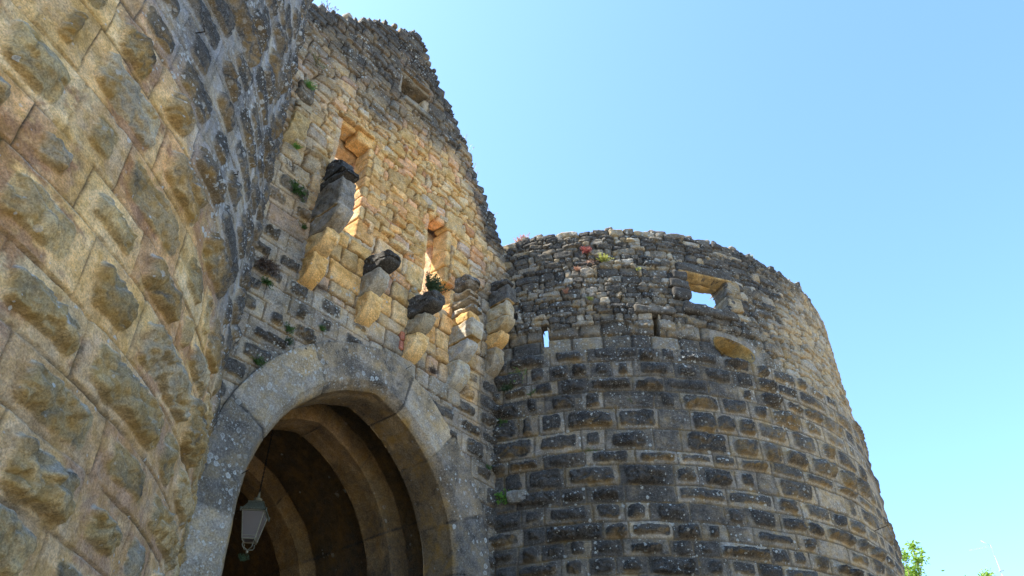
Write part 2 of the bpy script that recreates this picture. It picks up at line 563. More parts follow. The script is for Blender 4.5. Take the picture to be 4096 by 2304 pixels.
def tower_grid(ths, zs, prof, dir0):
    """cylinder grid: theta in degrees from dir0 (bearing of the normal), u = arc length"""
    th = np.radians(ths)
    U, Z = np.meshgrid(th * RAD, zs)
    a = dir0 + U / RAD
    N = np.stack([np.cos(a), np.sin(a), np.zeros_like(a)], -1)
    return U, Z, N


def rear_ring(name, root, mat, dir0, t0, t1, z1, col, prof, thick=.6):
    """the part of a round tower turned away: coarse coursed ring, with inner face and wall head"""
    ths = np.linspace(t0, t1, 90); zs = np.linspace(0, z1, 60)
    U, Z, N = tower_grid(ths, zs, None, dir0)
    m = flush(U, Z, np.arange(0, z1 + .4, .33), .4, .9, 5)
    P = N * (RAD + prof(Z) + m['h'] * .6 - .03)[..., None]; P[..., 2] = Z
    c = palette(m['id'], col, 3)
    grid_mesh(name, P, N, np.ones((len(zs) - 1, len(ths) - 1), bool), thick, c, np.full(c.shape, .3), mat, root)


# ---- right tower
rt = empty("round_tower", (RT_C[0], RT_C[1], 0))
tag(rt, "dark lichened round tower at the right with bossed rows and an open window", "tower")
RDIR = -PI / 2
rt_prof = lambda z: np.where(z < 9.72, .085 + .004 * (9.72 - z), 0.0)

# lower, bossed masonry
ths = axis([(-40, 62, .15), (62, 100, .4)]); zs = axis([(0, 4.6, .06), (4.6, 9.72, .0155)])
U, Z, N = tower_grid(ths, zs, None, RDIR)
TH = np.degrees(U / RAD)
ve = [0, .4, .8, 1.2, 1.6, 2.0, 2.4, 2.75, 3.1, 3.45, 3.8, 4.1, 4.42, 4.72, 5.02, 5.32, 5.62, 5.90, 6.17, 6.45, 6.76, 7.06, 7.42, 7.67, 8.06, 8.46, 8.80, 9.10, 9.42, 9.72]
m = bossed(U, Z, np.array(ve), .36, .88, 41, None, .064, .150, .10, .85, .34, .022, .024)
c = palette(m['id'], [(.30, .26, .205), (.34, .295, .23), (.27, .235, .185), (.36, .315, .245), (.31, .255, .185)], 3)
tan_flank = sstep(8, 42, TH)  # stone turns tan and loses crust towards the right flank
c = mix(c, np.array([.44, .345, .215]), .45 * tan_flank * (1 - m['boss'] * .4))
c = mix(c, np.array([.09, .072, .05]), .85 * m['joint'])
lowz = sstep(.0, 1.0, fbm(U * .5, Z * .5, 61, 3))
worn = sstep(.50, .62, fbm(U * .55 + 9, Z * .8, 141, 3)) * sstep(5, 30, TH)
m['h'] = m['h'] * (1 - .65 * worn) * (1 - .45 * sstep(38, 58, TH))
c = c * (.86 + .0 * tan_flank)[..., None]
c = mix(c, np.array([.105, .097, .082]), .85 * m['boss'] * (1 - .45 * worn))
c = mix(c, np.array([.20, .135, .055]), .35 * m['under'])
crust = m['boss'] * (.78 - .28 * tan_flank) * (1 - .3 * m['under']) + (1 - m['boss']) * (.46 - .26 * tan_flank) + (hash01(m['id'], 7) - .5) * .42
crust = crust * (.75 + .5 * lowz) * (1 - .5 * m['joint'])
crust = np.where(Z > 8.7, crust + .15 * (1 - tan_flank), crust)
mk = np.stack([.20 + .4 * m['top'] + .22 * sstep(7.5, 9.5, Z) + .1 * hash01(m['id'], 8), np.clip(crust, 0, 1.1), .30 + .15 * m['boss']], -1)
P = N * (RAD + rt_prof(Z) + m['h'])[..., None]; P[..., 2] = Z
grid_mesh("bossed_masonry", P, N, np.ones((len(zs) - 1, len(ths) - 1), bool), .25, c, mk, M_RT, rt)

# upper rubble wall with window, slits and gun port
WIN = (12.6, 21.3, 10.86, 11.62); SLIT = (-15.3, -14.1, 9.92, 10.37); SLIT2 = (5.3, 6.3, 10.10, 10.54)
ths = axis([(-40, 70, .15), (70, 100, .4)]); zs = axis([(9.70, 12.95, .0155)])
U, Z, N = tower_grid(ths, zs, None, RDIR); TH = np.degrees(U / RAD)
m = rubble(U, Z, .145, .25, 52, .080, 3.6, .26)
mlow = flush(U, Z, np.array([9.3, 9.72, 10.08, 10.40, 10.7, 13]), .32, .75, 57, .03, .022, .025)
lowsel = (Z < 10.36 + (fbm(U * 1.2, Z * 0, 4, 2) - .5) * .5) & (TH < 26)
for k in ('id', 'h', 'joint'):
    m[k] = np.where(lowsel, mlow[k] + (5000 if k == 'id' else 0), m[k])
grey_c = palette(m['id'], DARK, 3); gold_c = palette(m['id'], [(.42, .33, .20), (.38, .30, .19), (.46, .36, .22), (.34, .28, .19)], 5)
g = sstep(14, 48, TH + (fbm(U, Z, 66, 3) - .5) * 30 - (Z - 10.5) * 8)
c = mix(grey_c, gold_c, .75 * g)
c = mix(c, np.array([.47, .30, .12]), .8 * sstep(.52, .70, fbm(U * .9, Z * 1.3, 71, 3)) * g * sstep(11.2, 10.3, Z))
pale = (hash01(m['id'], 15) > .86) & ~lowsel
c = mix(c, np.array([.36, .32, .25]), .7 * pale)
c = mix(c, np.array([.12, .10, .075]), .7 * m['joint'])
crust = (.52 - .34 * g) + (hash01(m['id'], 7) - .5) * .36 + .12 * sstep(11, 12.6, Z) - .35 * pale
mk = np.stack([.52 + .3 * (hash01(m['id'], 9) - .5), np.clip(crust, 0, 1.1), .25 + .3 * hash01(m['id'], 6)], -1)
top = 12.72 + (fbm(U * .8, U * 0, 12, 3) - .5) * .2
cvz = np.where(lowsel, Z, m.get('cv'))
keepv = (cvz < top) & (Z < top + .07)
hole = (TH > WIN[0]) & (TH < WIN[1]) & (Z > WIN[2]) & (Z < WIN[3])
hole |= (TH > SLIT[0]) & (TH < SLIT[1]) & (Z > SLIT[2]) & (Z < SLIT[3])
hole |= (TH > SLIT2[0]) & (TH < SLIT2[1]) & (Z > SLIT2[2]) & (Z < SLIT2[3])
gx = (TH - 20.6) / 4.0; gz = (Z - (9.98 - .02 * (TH - 20.6))) / .19
gun = (np.abs(gx) ** 2.6 + np.abs(gz) ** 2.6 < 1)
gun_rim = (np.abs((TH - 21.6) / 5.6) ** 4 + np.abs((gz - .45) / 1.35) ** 4 < 1)
hole |= gun
hh_ = np.where(gun_rim, .035 + (fbm(U * 9, Z * 9, 3, 3) - .5) * .012, m['h'])
c = np.where(gun_rim[..., None], np.array([.24, .21, .165]) * (.8 + .4 * fbm(U * 6, Z * 6, 8, 3))[..., None], c)
mk = np.where(gun_rim[..., None], np.array([.3, .3, .2]), mk)
win_d = np.full(U.shape, .5); win_d[(TH < -12) & (TH > -17) & (Z < 10.6)] = .22
win_d[(TH > 10) & (TH < 25) & (Z > 10.7) & (Z < 11.8)] = .42
kp = keepv & ~hole
keep = kp[:-1, :-1] & kp[1:, :-1] & kp[:-1, 1:] & kp[1:, 1:]
P = N * (RAD - .05 + hh_)[..., None]; P[..., 2] = Z
grid_mesh("rubble_parapet", P, N, keep, win_d, c, mk, M_RT, rt)
# inner face of the parapet (holes behind window and slit), and the core under the wall head
ths = np.linspace(-40, 320, 361); zs = np.linspace(8.5, 12.62, 60)
U, Z, N = tower_grid(ths, zs, None, RDIR); TH = np.degrees(U / RAD)
hole = ((TH > 9) & (TH < 24) & (Z > 10.6) & (Z < 12.1)) | ((TH > -18) & (TH < -11.5) & (Z > 9.7) & (Z < 11.6))
kp = ~hole
keep = kp[:-1, :-1] & kp[1:, :-1] & kp[:-1, 1:] & kp[1:, 1:]
P = N * (RAD - .52 - .02 * fbm(U * 3, Z * 3, 4, 3))[..., None]; P[..., 2] = Z
grid_mesh("inner_face", P, -N, keep, .03, np.tile(np.array([.42, .34, .22]), U.shape + (1,)), np.full(U.shape + (3,), .3), M_RT, rt)
ths = np.linspace(-40, 320, 361); rr_ = np.linspace(RAD - .53, RAD - .05, 6)
T2, R2 = np.meshgrid(np.radians(ths), rr_); a = RDIR + T2
P = np.stack([np.cos(a) * R2, np.sin(a) * R2, 12.60 + .1 * (fbm(T2 * 12, R2 * 3, 6, 3) - .5)], -1)
grid_mesh("wall_head", P, np.zeros_like(P) + np.array([0, 0, 1.0]), np.ones((5, 360), bool), .05, np.tile(np.array([.25, .22, .18]), T2.shape + (1,)), np.full(T2.shape + (3,), .4), M_RT, rt)
rear_ring("rear_masonry", rt, M_RT, RDIR, 99.7, 320.3, 12.66, DARK, lambda z: 0 * z)


_rs = random.Random(31); _t = -24.0
while _t < 62:
    w_ = _rs.uniform(.10, .36)
    if _rs.random() < .6:
        a_ = RDIR + math.radians(_t); zt_ = 12.72 + (float(fbm(np.array(math.radians(_t) * RAD * .8), np.array(0.0), 12, 3)) - .5) * .2
        lo_ = stone("loose_stone", 0, 0, 0, w_, _rs.uniform(.2, .34), _rs.uniform(.07, .17), M_RT, rt, DARK[_rs.randrange(5)], (.55, _rs.uniform(.3, .7), .3), .05, .02, _rs.randrange(99), tilt=(0, _rs.uniform(-.15, .15), 0), cell=.03)
        lo_.location = (math.cos(a_) * (RAD - .16), math.sin(a_) * (RAD - .16), zt_ + _rs.uniform(-.06, .04)); lo_.rotation_euler = (0, 0, math.radians(_t))
    _t += math.degrees(w_ / RAD) * _rs.uniform(.8, 1.7)


def on_tower(o, th, z, out=0.0):
    """place a child of a tower so that its local -Y looks out of the wall at theta"""
    a = RDIR + math.radians(th)
    o.location = (math.cos(a) * (RAD + out), math.sin(a) * (RAD + out), z)
    o.rotation_euler = (0, 0, math.radians(th))
    return o


rw = on_tower(empty("window", parent=rt), 17.0, 11.24)
GR = (.33, .29, .22); OC = (.50, .38, .19)
stone("lintel", .02, .10, .50, 1.22, .36, .24, M_RT, rw, DARK[3], (.3, .75, .3), .05, .02, 3, tilt=(0, .02, 0), under=OC)
stone("lintel", .0, .36, .47, 1.15, .2, .2, M_RT, rw, OC, (.1, .0, .6), .03, .015, 4)
stone("jamb_stone", .61, .20, .22, .32, .46, .40, M_RT, rw, (.30, .25, .17), (.35, .3, .5), .06, .02, 5, tilt=(0, 0, .1))
stone("jamb_stone", .63, .20, -.16, .34, .46, .34, M_RT, rw, (.31, .25, .16), (.35, .25, .5), .07, .02, 6, tilt=(0, 0, -.1))
stone("jamb_stone", -.57, .05, .26, .30, .30, .20, M_RT, rw, DARK[0], (.35, .8, .2), .05, .015, 7)
stone("jamb_stone", -.60, .06, .05, .42, .30, .2, M_RT, rw, DARK[1], (.35, .75, .2), .04, .015, 8)
stone("jamb_stone", -.58, .05, -.20, .38, .30, .24, M_RT, rw, DARK[2], (.35, .75, .2), .05, .015, 9)
stone("sill", .0, .12, -.50, 1.15, .42, .22, M_RT, rw, DARK[1], (.4, .7, .2), .06, .02, 10, tilt=(0, .03, 0))
sl = on_tower(empty("arrow_slit", parent=rt), 5.8, 10.3)
stone("lintel", .0, .03, .32, .80, .22, .16, M_RT, sl, DARK[1], (.45, .6, .2), .04, .012, 13)
gp = on_tower(empty("gun_port", parent=rt), 20.6, 9.98)
# splayed throat of the gun port: a bowl of ochre stone behind the oval mouth
tt, ss = np.meshgrid(np.linspace(0, 2 * PI, 61), np.linspace(0, 1, 12))
gxp = (1 + .1 * (fbm(np.cos(tt) * 2 + 5, np.sin(tt) * 2 + 5, 9, 2) - .5)) * np.sign(np.cos(tt)) * np.abs(np.cos(tt)) ** (2 / 2.6) * .43 * (1 - .72 * ss); gzp = np.sign(np.sin(tt)) * np.abs(np.sin(tt)) ** (2 / 2.6) * .205 * (1 - .45 * ss)
P = np.stack([gxp - .09 * ss, .0 + ss * .55 + (.14 * (fbm(np.cos(tt) * 2.2 + 4, np.sin(tt) * 2.2 + 4 + ss * 3, 3, 3) - .5)) * (ss > 0) , gzp - gxp * .17 + .0 * ss], -1)
grid_mesh("throat", P, np.zeros_like(P) + np.array([0, -1.0, 0]), np.ones((11, 60), bool), .02, np.tile(np.array([.36, .27, .125]), P.shape[:2] + (1,)), np.tile(np.array([.12, .22, .7]), P.shape[:2] + (1,)), M_RT, gp)
stone("throat_end", -.09, .62, .02, .4, .1, .3, M_RT, gp, (.3, .22, .12), (.1, .3, .4), .03, .01, 4)

ps = on_tower(empty("repair_stone", parent=rt), -19.6, 6.98)
stone("pale_block", 0, -.02, 0, .36, .34, .19, M_RT, ps, (.27, .26, .23), (.6, .35, .1), .06, .018, 61)

# ---- left tower
lt = empty("round_tower", (LT_C[0], LT_C[1], 0))
tag(lt, "pale yellow round tower at the left edge built of large bossed blocks", "tower")
LDIR = 0.0
LTOP = 13.42
lt_prof = lambda z: .16 - .031 * (z - 3.0)
ths = axis([(-70, -36, .5), (-36, 34, .125), (34, 60, .4)]); zs = axis([(0, 2.6, .05), (2.6, 9.5, .0135), (9.5, LTOP, .022)])
U, Z, N = tower_grid(ths, zs, None, LDIR); TH = np.degrees(U / RAD)
D1 = RAD * PI / 180
ve = [0, .45, .9, 1.3, 1.7, 2.1, 2.5, 2.9, 3.3, 3.73, 4.13, 4.57, 5.08, 5.48, 5.98, 6.5, 6.92, 7.32, 7.70, 8.06, 8.46, 8.86, 9.2, 9.6, 9.95, 10.3, 10.7, 11.1, 11.5, 11.9, 12.3, 12.7, 13.1, 13.5, 13.9]
jl = {15: [-15.6, -10.0, -3.6, 3.0], 14: [-16.0, -7.3, 1.2], 13: [-22, -15.1, -1.0, 5.4], 12: [-17.4, -12.2, -5.8, 2.0], 11: [-18, -9.9, -3.4, 7.4],
      10: [-15, -7.7, 3.9], 9: [-12.5, -3.2, 4.9], 8: [-11, -3.6, 3.6], 16: [-14, -9.4, -2.6]}
jl = {k: [q * D1 for q in v_] for k, v_ in jl.items()}
jl[13].insert(2, -9.95 * D1 - 0)   # the short block beside the long one
m = bossed(U, Z, np.array(ve), .5, 1.0, 23, jl, .086, .108, .02, .85, .40)
h1 = hash01(m['id'], 31)
c = palette(m['id'], TAN, 3)
je = sstep(.42, .58, fbm(U * 3.3, Z * 3.3, 188, 3))
st = sstep(.49, .58, (hash01(m['id'], 55) - .5) * .10 + fbm(U * 1.7 + 3, Z * 2.1, 83, 6, .68))
c = mix(c, np.array([.37, .195, .10]), .85 * st * (1 - m['boss'] * .4) * (.4 + .6 * (h1 > .35)))
st2 = sstep(.50, .60, (hash01(m['id'], 56) - .5) * .10 + fbm(U * 2.4, Z * 2.4, 87, 6, .68))
c = mix(c, np.array([.60, .385, .14]), .6 * st2)
low = sstep(5.2, 3.6, Z + (fbm(U, Z, 5, 3) - .5) * 1.2 - .05 * (TH + 5))
c = mix(c, np.array([.43, .29, .19]), .55 * low)
bcol = palette(m['id'], [(.42, .325, .155), (.48, .375, .19), (.36, .27, .12), (.45, .40, .28), (.54, .405, .20)], 9)
c = mix(c, bcol, .72 * m['boss'])
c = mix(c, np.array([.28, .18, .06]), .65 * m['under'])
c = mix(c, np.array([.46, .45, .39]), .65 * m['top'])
c = mix(c, np.array([.13, .095, .06]), (.35 + .6 * je) * m['joint'])
gy = sstep(6.1, 7.3, Z + (fbm(U * .9, Z * .9, 44, 4) - .5) * 1.8 + .035 * (TH + 5))
gcol = palette(m['id'], [(.34, .325, .30), (.40, .385, .355), (.30, .285, .265), (.37, .34, .295)], 13)
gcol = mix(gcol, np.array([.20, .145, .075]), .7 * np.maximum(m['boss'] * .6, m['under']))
c = mix(c, gcol, .96 * gy)
mk = np.stack([.10 + .80 * gy + .2 * m['top'], .16 + .28 * m['boss'] * (1 - m['under']) + .24 * gy + .1 * m['joint'], .35 + .45 * m['boss'] - .2 * gy], -1)
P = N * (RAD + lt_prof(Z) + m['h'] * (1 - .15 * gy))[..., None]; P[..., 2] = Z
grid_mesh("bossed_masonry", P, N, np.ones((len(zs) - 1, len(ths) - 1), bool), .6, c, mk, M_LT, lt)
rear_ring("rear_masonry", lt, M_LT, LDIR, 59.8, 290.2, LTOP - .05, TAN, lt_prof)
tt, r2 = np.meshgrid(np.linspace(0, 2 * PI, 97), np.linspace(.05, RAD - .3, 8))
P = np.stack([np.cos(tt) * r2, np.sin(tt) * r2, np.full(tt.shape, 13.0)], -1)
grid_mesh("light_block_disc", P, np.zeros_like(P) + np.array([0, 0, 1.0]), np.ones((7, 96), bool), .1, np.tile(np.array([.45, .40, .32]), tt.shape + (1,)), np.full(tt.shape + (3,), .2), M_LT, lt)  # unseen disc closing the tower top, added to block light

# ------------------------------------------------------------------ gate wall
gate = empty("gatehouse", GATE_LOC, GATE_ROT)
tag(gate, "golden ruined gate wall with ragged top, pointed arch and corbels between the towers", "gatehouse")
ARC_E, ARC_R, ARC_Z = .50, 2.35, 5.5


def arch_path(off, n=90, zlow=0.0):
    """half-width outline of the pointed arch offset outwards by off; returns x, z, nx, nz and length"""
    r = ARC_R + off
    amax = math.acos(ARC_E / r)
    a = np.linspace(0, amax, n)
    x = -ARC_E + r * np.cos(a); z = ARC_Z + r * np.sin(a)
    return x, z, a


def arch_inside(x, z, off):
    r = ARC_R + off
    ax = np.abs(x)
    return np.where(z < ARC_Z, ax < r - ARC_E, (ax + ARC_E) ** 2 + (z - ARC_Z) ** 2 < r * r)


wt = [(-9, 14.2), (3.4, 14.5), (3.85, 14.86), (4.34, 15.22), (4.68, 15.43), (5.25, 16.04), (5.64, 16.28), (6.24, 16.89), (6.47, 16.88), (6.66, 16.53), (7.11, 15.93), (7.55, 15.41), (7.99, 14.81), (8.34, 14.16), (8.77, 13.66), (9.06, 13.14), (9.25, 12.77), (9.8, 12.4), (30, 12)]
wts = np.array([p[0] for p in wt]); wtz = np.array([p[1] for p in wt])
ss = axis([(3.3, 10.0, .0125)]); zs = axis([(0, 3.4, .08), (3.4, 7.2, .018), (7.2, 17.3, .0132)])
S, Z = np.meshgrid(ss, zs); X = S - S0
m_r = rubble(S, Z, .165, .26, 91, .085, 4.5, .26, .55)
m_a = flush(S, Z, np.array([-.1, 4, 8.3, 8.62, 8.98, 9.22, 9.62, 9.98, 10.24, 10.62, 10.95, 14, 20]), .28, .72, 95, .022, .024, .035)
m_b = bossed(S, Z, np.array([0, .4, .8, 1.2, 1.6, 2.0, 2.4, 2.8, 3.2, 3.6, 4.0, 4.35, 4.7, 5.05, 5.4, 5.78, 6.14, 6.5, 6.86, 7.2, 7.55, 7.9, 8.22, 8.55, 8.86, 9.2, 9.55, 9.9, 10.25, 10.6, 10.95, 11.3, 12, 20]), .4, .85, 99, None, .08, .095, .15)
zb = np.interp(S, [3.3, 4.72, 4.78, 5.85, 5.95, 6.6, 8.25, 8.35, 8.9, 9.0, 10], [10.95, 10.6, 8.86, 8.86, 8.86, 8.2, 8.2, 9.2, 9.2, 9.6, 9.6])
za = np.interp(S, [3.3, 4.7, 4.85, 8.2, 8.4, 10], [11.3, 11.3, 10.62, 10.62, 11.0, 11.0]) + (fbm(S * 2, Z * 0, 9, 2) - .5) * .3
selb = Z < zb; selr = Z > za
H = np.where(selb, m_b['h'], np.where(selr, m_r['h'], m_a['h']))
ID = np.where(selb, m_b['id'] + 20000, np.where(selr, m_r['id'], m_a['id'] + 10000))
J = np.where(selb, m_b['joint'], np.where(selr, m_r['joint'], m_a['joint']))
BO = np.where(selb, m_b['boss'], 0)
ztop = np.interp(S, wts, wtz) + (fbm(S * 1.6, S * 0, 37, 3) - .5) * .36 + (fbm(S * 6, S * 0, 38, 2) - .5) * .14
nz1 = fbm(S * .9, Z * .9, 31, 4)
edge = sstep(1.7, .25, ztop - Z + (fbm(S * 1.6, Z * 1.6, 39, 5, .6) - .5) * 2.4)                         # weathered head of the wall
edge = np.maximum(edge, sstep(12.4, 14.4, Z + (nz1 - .5) * 2.4) * .85)
leftg = sstep(5.5, 4.2, S + (nz1 - .5) * 1.1) * .75
lowg = sstep(9.6, 8.4, Z + (S - 6.5) * .22 * (S > 6.5) + (nz1 - .5) * 1.4 + .9 * sstep(5.6, 4.6, S) * -1)
rightg = sstep(8.35, 9.0, S + (nz1 - .5) * .5) * sstep(12.8, 10.8, Z)
gy = np.clip(np.maximum.reduce([edge, leftg, lowg, rightg]), 0, 1)
c = palette(ID, GOLD, 3)
c = mix(c, np.array([.43, .20, .11]), .8 * (hash01(ID, 41) > .975))
gc = palette(ID, GREY, 5) * (1 - .52 * edge)[..., None]
pale = hash01(ID, 44)
c = mix(c, np.array([.50, .46, .38]), .55 * (pale > .8) * sstep(.35, .6, nz1))
c = mix(c, gc, .92 * gy)
c = mix(c, np.array([.15, .095, .05]), .85 * J)
c = mix(c, np.array([.17, .145, .11]), .6 * BO * gy)
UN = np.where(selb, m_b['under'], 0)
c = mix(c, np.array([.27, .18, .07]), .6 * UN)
blue = sstep(.50, .66, fbm(S * 2.2, Z * 2.2, 171, 4)) * sstep(11.2, 10.0, Z) * (1 - selb)
mk = np.stack([.12 + .38 * gy + .55 * blue, .06 + .36 * gy + .24 * edge + .22 * BO + .14 * rightg, .30 + .25 * (1 - gy)], -1)
keepv = np.where(selr, (m_r['cv'] < ztop - .02) & (Z < ztop + .05), True) & ~(selr & (ztop - Z < .05) & (J > .6))
# openings (s0, s1, z0, z1)
W1, W2, W3 = (4.99, 5.64, 10.30, 12.60), (7.21, 7.70, 10.05, 11.98), (6.18, 6.82, 14.55, 15.20)
hole = arch_inside(X, Z, .62)
for w in (W1, W2, W3):
    hole |= (S > w[0] - .12) & (S < w[1] + .09 + .12 * (Z < 10.66)) & (Z > w[2]) & (Z < w[3] + .06)
kp = keepv & ~hole
keep = kp[:-1, :-1] & kp[1:, :-1] & kp[:-1, 1:] & kp[1:, 1:]
P = np.stack([X, -H, Z], -1); NN = np.zeros_like(P); NN[..., 1] = -1
WD = .64
dep = np.full(S.shape, .3)
for w in (W1, W2, W3):
    dep[(S > w[0] - .3) & (S < w[1] + .3) & (Z > w[2] - .1) & (Z < w[3] + .2)] = .34
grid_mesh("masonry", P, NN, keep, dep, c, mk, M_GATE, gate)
# back of the wall
s2 = np.linspace(2.6, 10.6, 161); z2 = np.linspace(9.0, 17.0, 161)
S2, Z2 = np.meshgrid(s2, z2)
kp = Z2 < np.interp(S2, wts, wtz) - .22
for w in (W1, W2, W3):
    kp &= ~((S2 > w[0] - .26) & (S2 < w[1] + .16) & (Z2 > w[2] - .04) & (Z2 < w[3] + .04))
keep = kp[:-1, :-1] & kp[1:, :-1] & kp[:-1, 1:] & kp[1:, 1:]
P = np.stack([S2 - S0, np.full(S2.shape, WD + .02) + .03 * fbm(S2 * 4, Z2 * 4, 2, 3), Z2], -1)
NN = np.zeros_like(P); NN[..., 1] = 1
grid_mesh("rear_face", P, NN, keep, .04, np.tile(np.array([.48, .38, .24]), S2.shape + (1,)), np.full(S2.shape + (3,), .3), M_GATE, gate)


# loose stones left along the broken wall head
rs_ = random.Random(77)
xs_ = 4.0
while xs_ < 9.15:
    w_ = rs_.uniform(.10, .30); h_ = rs_.uniform(.07, .20)
    zt_ = float(np.interp(xs_ + w_ / 2, ss, ztop[-1]))
    if rs_.random() < .72:
        stone("loose_stone", xs_ + w_ / 2 - S0, rs_.uniform(.0, .22), zt_ + rs_.uniform(-.10, .05), w_, rs_.uniform(.2, .34), h_, M_GATE, gate, GREY[rs_.randrange(5)] if rs_.random() < .8 else (.42, .31, .17),
              (.45, rs_.uniform(.35, .75), .3), .05, .02, rs_.randrange(99), tilt=(0, rs_.uniform(-.25, .25), rs_.uniform(-.4, .4)), cell=.03)
    xs_ += w_ * rs_.uniform(.6, 1.6)


# arch ring: face, chamfer and soffit swept along the pointed arch
def sweep(name, prof, mat, colf, maskf, zlow=0.0, nseg=190, joints=True, seed=0, amp=.012):
    """prof: list of (off, y) from the extrados round to the end of the soffit"""
    pr = np.array(prof, float)
    ln = np.concatenate([[0], np.cumsum(np.hypot(*np.diff(pr, axis=0).T))])
    t = np.unique(np.concatenate([np.linspace(0, ln[-1], int(ln[-1] / .03) + 2), ln]))
    off = np.interp(t, ln, pr[:, 0]); yy = np.interp(t, ln, pr[:, 1])
    side = []
    zj = np.linspace(zlow, ARC_Z, 90, endpoint=False)
    na = 110
    L = []
    for o_, y_ in zip(off, yy):
        x, z, a = arch_path(o_, na)
        half_x = np.concatenate([np.full(len(zj), ARC_R + o_ - ARC_E), x]); half_z = np.concatenate([zj, z])
        L.append((np.concatenate([-half_x, half_x[::-1][1:]]), np.concatenate([half_z, half_z[::-1][1:]])))
    Xs = np.array([q[0] for q in L]); Zs = np.array([q[1] for q in L]); Ys = np.repeat(yy[:, None], Xs.shape[1], 1)
    ref = arch_path(0, na)
    lens = np.concatenate([zj - ARC_Z, ref[2] * ARC_R]); tot = lens.max()
    par = np.concatenate([lens, 2 * tot - lens[::-1][1:]])           # length along the arch
    PAR = np.repeat(par[None], len(t), 0); T = np.repeat(t[:, None], Xs.shape[1], 1)
    P = np.stack([Xs, Ys, Zs], -1)
    du_ = np.gradient(P, axis=1); dv_ = np.gradient(P, axis=0)
    n = np.cross(du_, dv_); n /= np.maximum(np.linalg.norm(n, axis=-1, keepdims=True), 1e-9)
    rs = np.random.RandomState(seed)
    js = [par.min() - .3] if not isinstance(joints, list) else [par.min() - .3] + [q + tot for q in joints] + [par.max() + .3]
    while js[-1] < par.max() and not isinstance(joints, list): js.append(js[-1] + .75 + .75 * rs.rand())
    js = np.array(js)
    k = np.clip(np.searchsorted(js, par) - 1, 0, len(js) - 2)
    ed = np.minimum(par - js[k], js[k + 1] - par) + 0 * par
    ED = np.repeat(ed[None], len(t), 0) + (fbm(T * 5, PAR * 3, seed + 4, 3) - .5) * .03
    jt = (1 - sstep(.0, .016, ED)) if joints else np.zeros_like(ED)
    ident = np.repeat(k[None], len(t), 0) + seed * 100
    h = -.024 * jt + (fbm(T * 3.5, PAR * 3.5, seed + 6, 4) - .5) * amp * 2 + (hash01(ident, 2) - .5) * .012
    if float((n[:, :, 1]).mean()) > 0:
        n = -n
    P = P + n * h[..., None]
    cc = colf(ident, PAR, T, P); mm = maskf(ident, PAR, T, P, jt)
    return grid_mesh(name, P, n, np.ones((len(t) - 1, Xs.shape[1] - 1), bool), .02, cc, mm, mat, gate)


def arch_col(i, par, t, P):
    c0 = palette(i, [(.26, .228, .18), (.33, .285, .22), (.20, .18, .15), (.35, .29, .215)], 3)
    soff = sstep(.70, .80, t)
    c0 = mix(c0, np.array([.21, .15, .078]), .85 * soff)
    c0 = mix(c0, np.array([.52, .38, .20]), .5 * sstep(.55, .68, fbm(par * .9, t * 3, 15, 3)) * (P[..., 2] > 7.4))
    return c0


def arch_mask(i, par, t, P, jt):
    soff = sstep(.70, .82, t)
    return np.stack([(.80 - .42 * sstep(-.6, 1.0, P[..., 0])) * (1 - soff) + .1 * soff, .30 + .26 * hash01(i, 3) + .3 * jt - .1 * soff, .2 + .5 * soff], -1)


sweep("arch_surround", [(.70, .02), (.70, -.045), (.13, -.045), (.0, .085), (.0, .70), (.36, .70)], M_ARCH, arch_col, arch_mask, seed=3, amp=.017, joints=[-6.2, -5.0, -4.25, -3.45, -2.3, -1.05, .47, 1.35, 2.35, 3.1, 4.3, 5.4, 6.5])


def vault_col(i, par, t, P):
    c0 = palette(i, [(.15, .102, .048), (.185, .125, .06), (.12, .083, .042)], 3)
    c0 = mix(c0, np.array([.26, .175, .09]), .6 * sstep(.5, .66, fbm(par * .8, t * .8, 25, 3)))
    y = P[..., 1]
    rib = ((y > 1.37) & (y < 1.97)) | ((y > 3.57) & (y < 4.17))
    return np.where(rib[..., None], c0 * 1.55, c0 * .62)  # ribs coloured lighter, recessed webs between them darker


def vault_mask(i, par, t, P, jt):
    return np.stack([.06 + 0 * t, .36 + .45 * sstep(7.2, 4.6, P[..., 2]) + .2 * jt, .45 + 0 * t], -1)


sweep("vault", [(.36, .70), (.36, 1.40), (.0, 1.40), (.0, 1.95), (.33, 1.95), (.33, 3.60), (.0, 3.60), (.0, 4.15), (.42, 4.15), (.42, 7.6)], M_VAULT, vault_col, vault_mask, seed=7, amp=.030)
x0 = ARC_R - ARC_E + .42


def plain_box(name, a, b_, mat, parent, col, mask=(.1, .3, .3)):
    V = [(x, y, z) for x in (a[0], b_[0]) for y in (a[1], b_[1]) for z in (a[2], b_[2])]
    F = [(0, 1, 3, 2), (4, 6, 7, 5), (0, 4, 5, 1), (2, 3, 7, 6), (0, 2, 6, 4), (1, 5, 7, 3)]
    return new_obj(name, V, F, mat, parent, np.array(col, float), np.array(mask, float), smooth=False)


plain_box("upper_floor", (-3.6, WD + .03, 8.62), (3.6, 7.8, 9.0), M_GATE, gate, (.46, .38, .26))
plain_box("passage_wall", (-3.4, .75, 0), (-2.9, 7.6, 8.61), M_VAULT, gate, (.3, .22, .13))
plain_box("passage_wall", (2.9, .75, 0), (3.4, 7.6, 8.61), M_VAULT, gate, (.3, .22, .13))
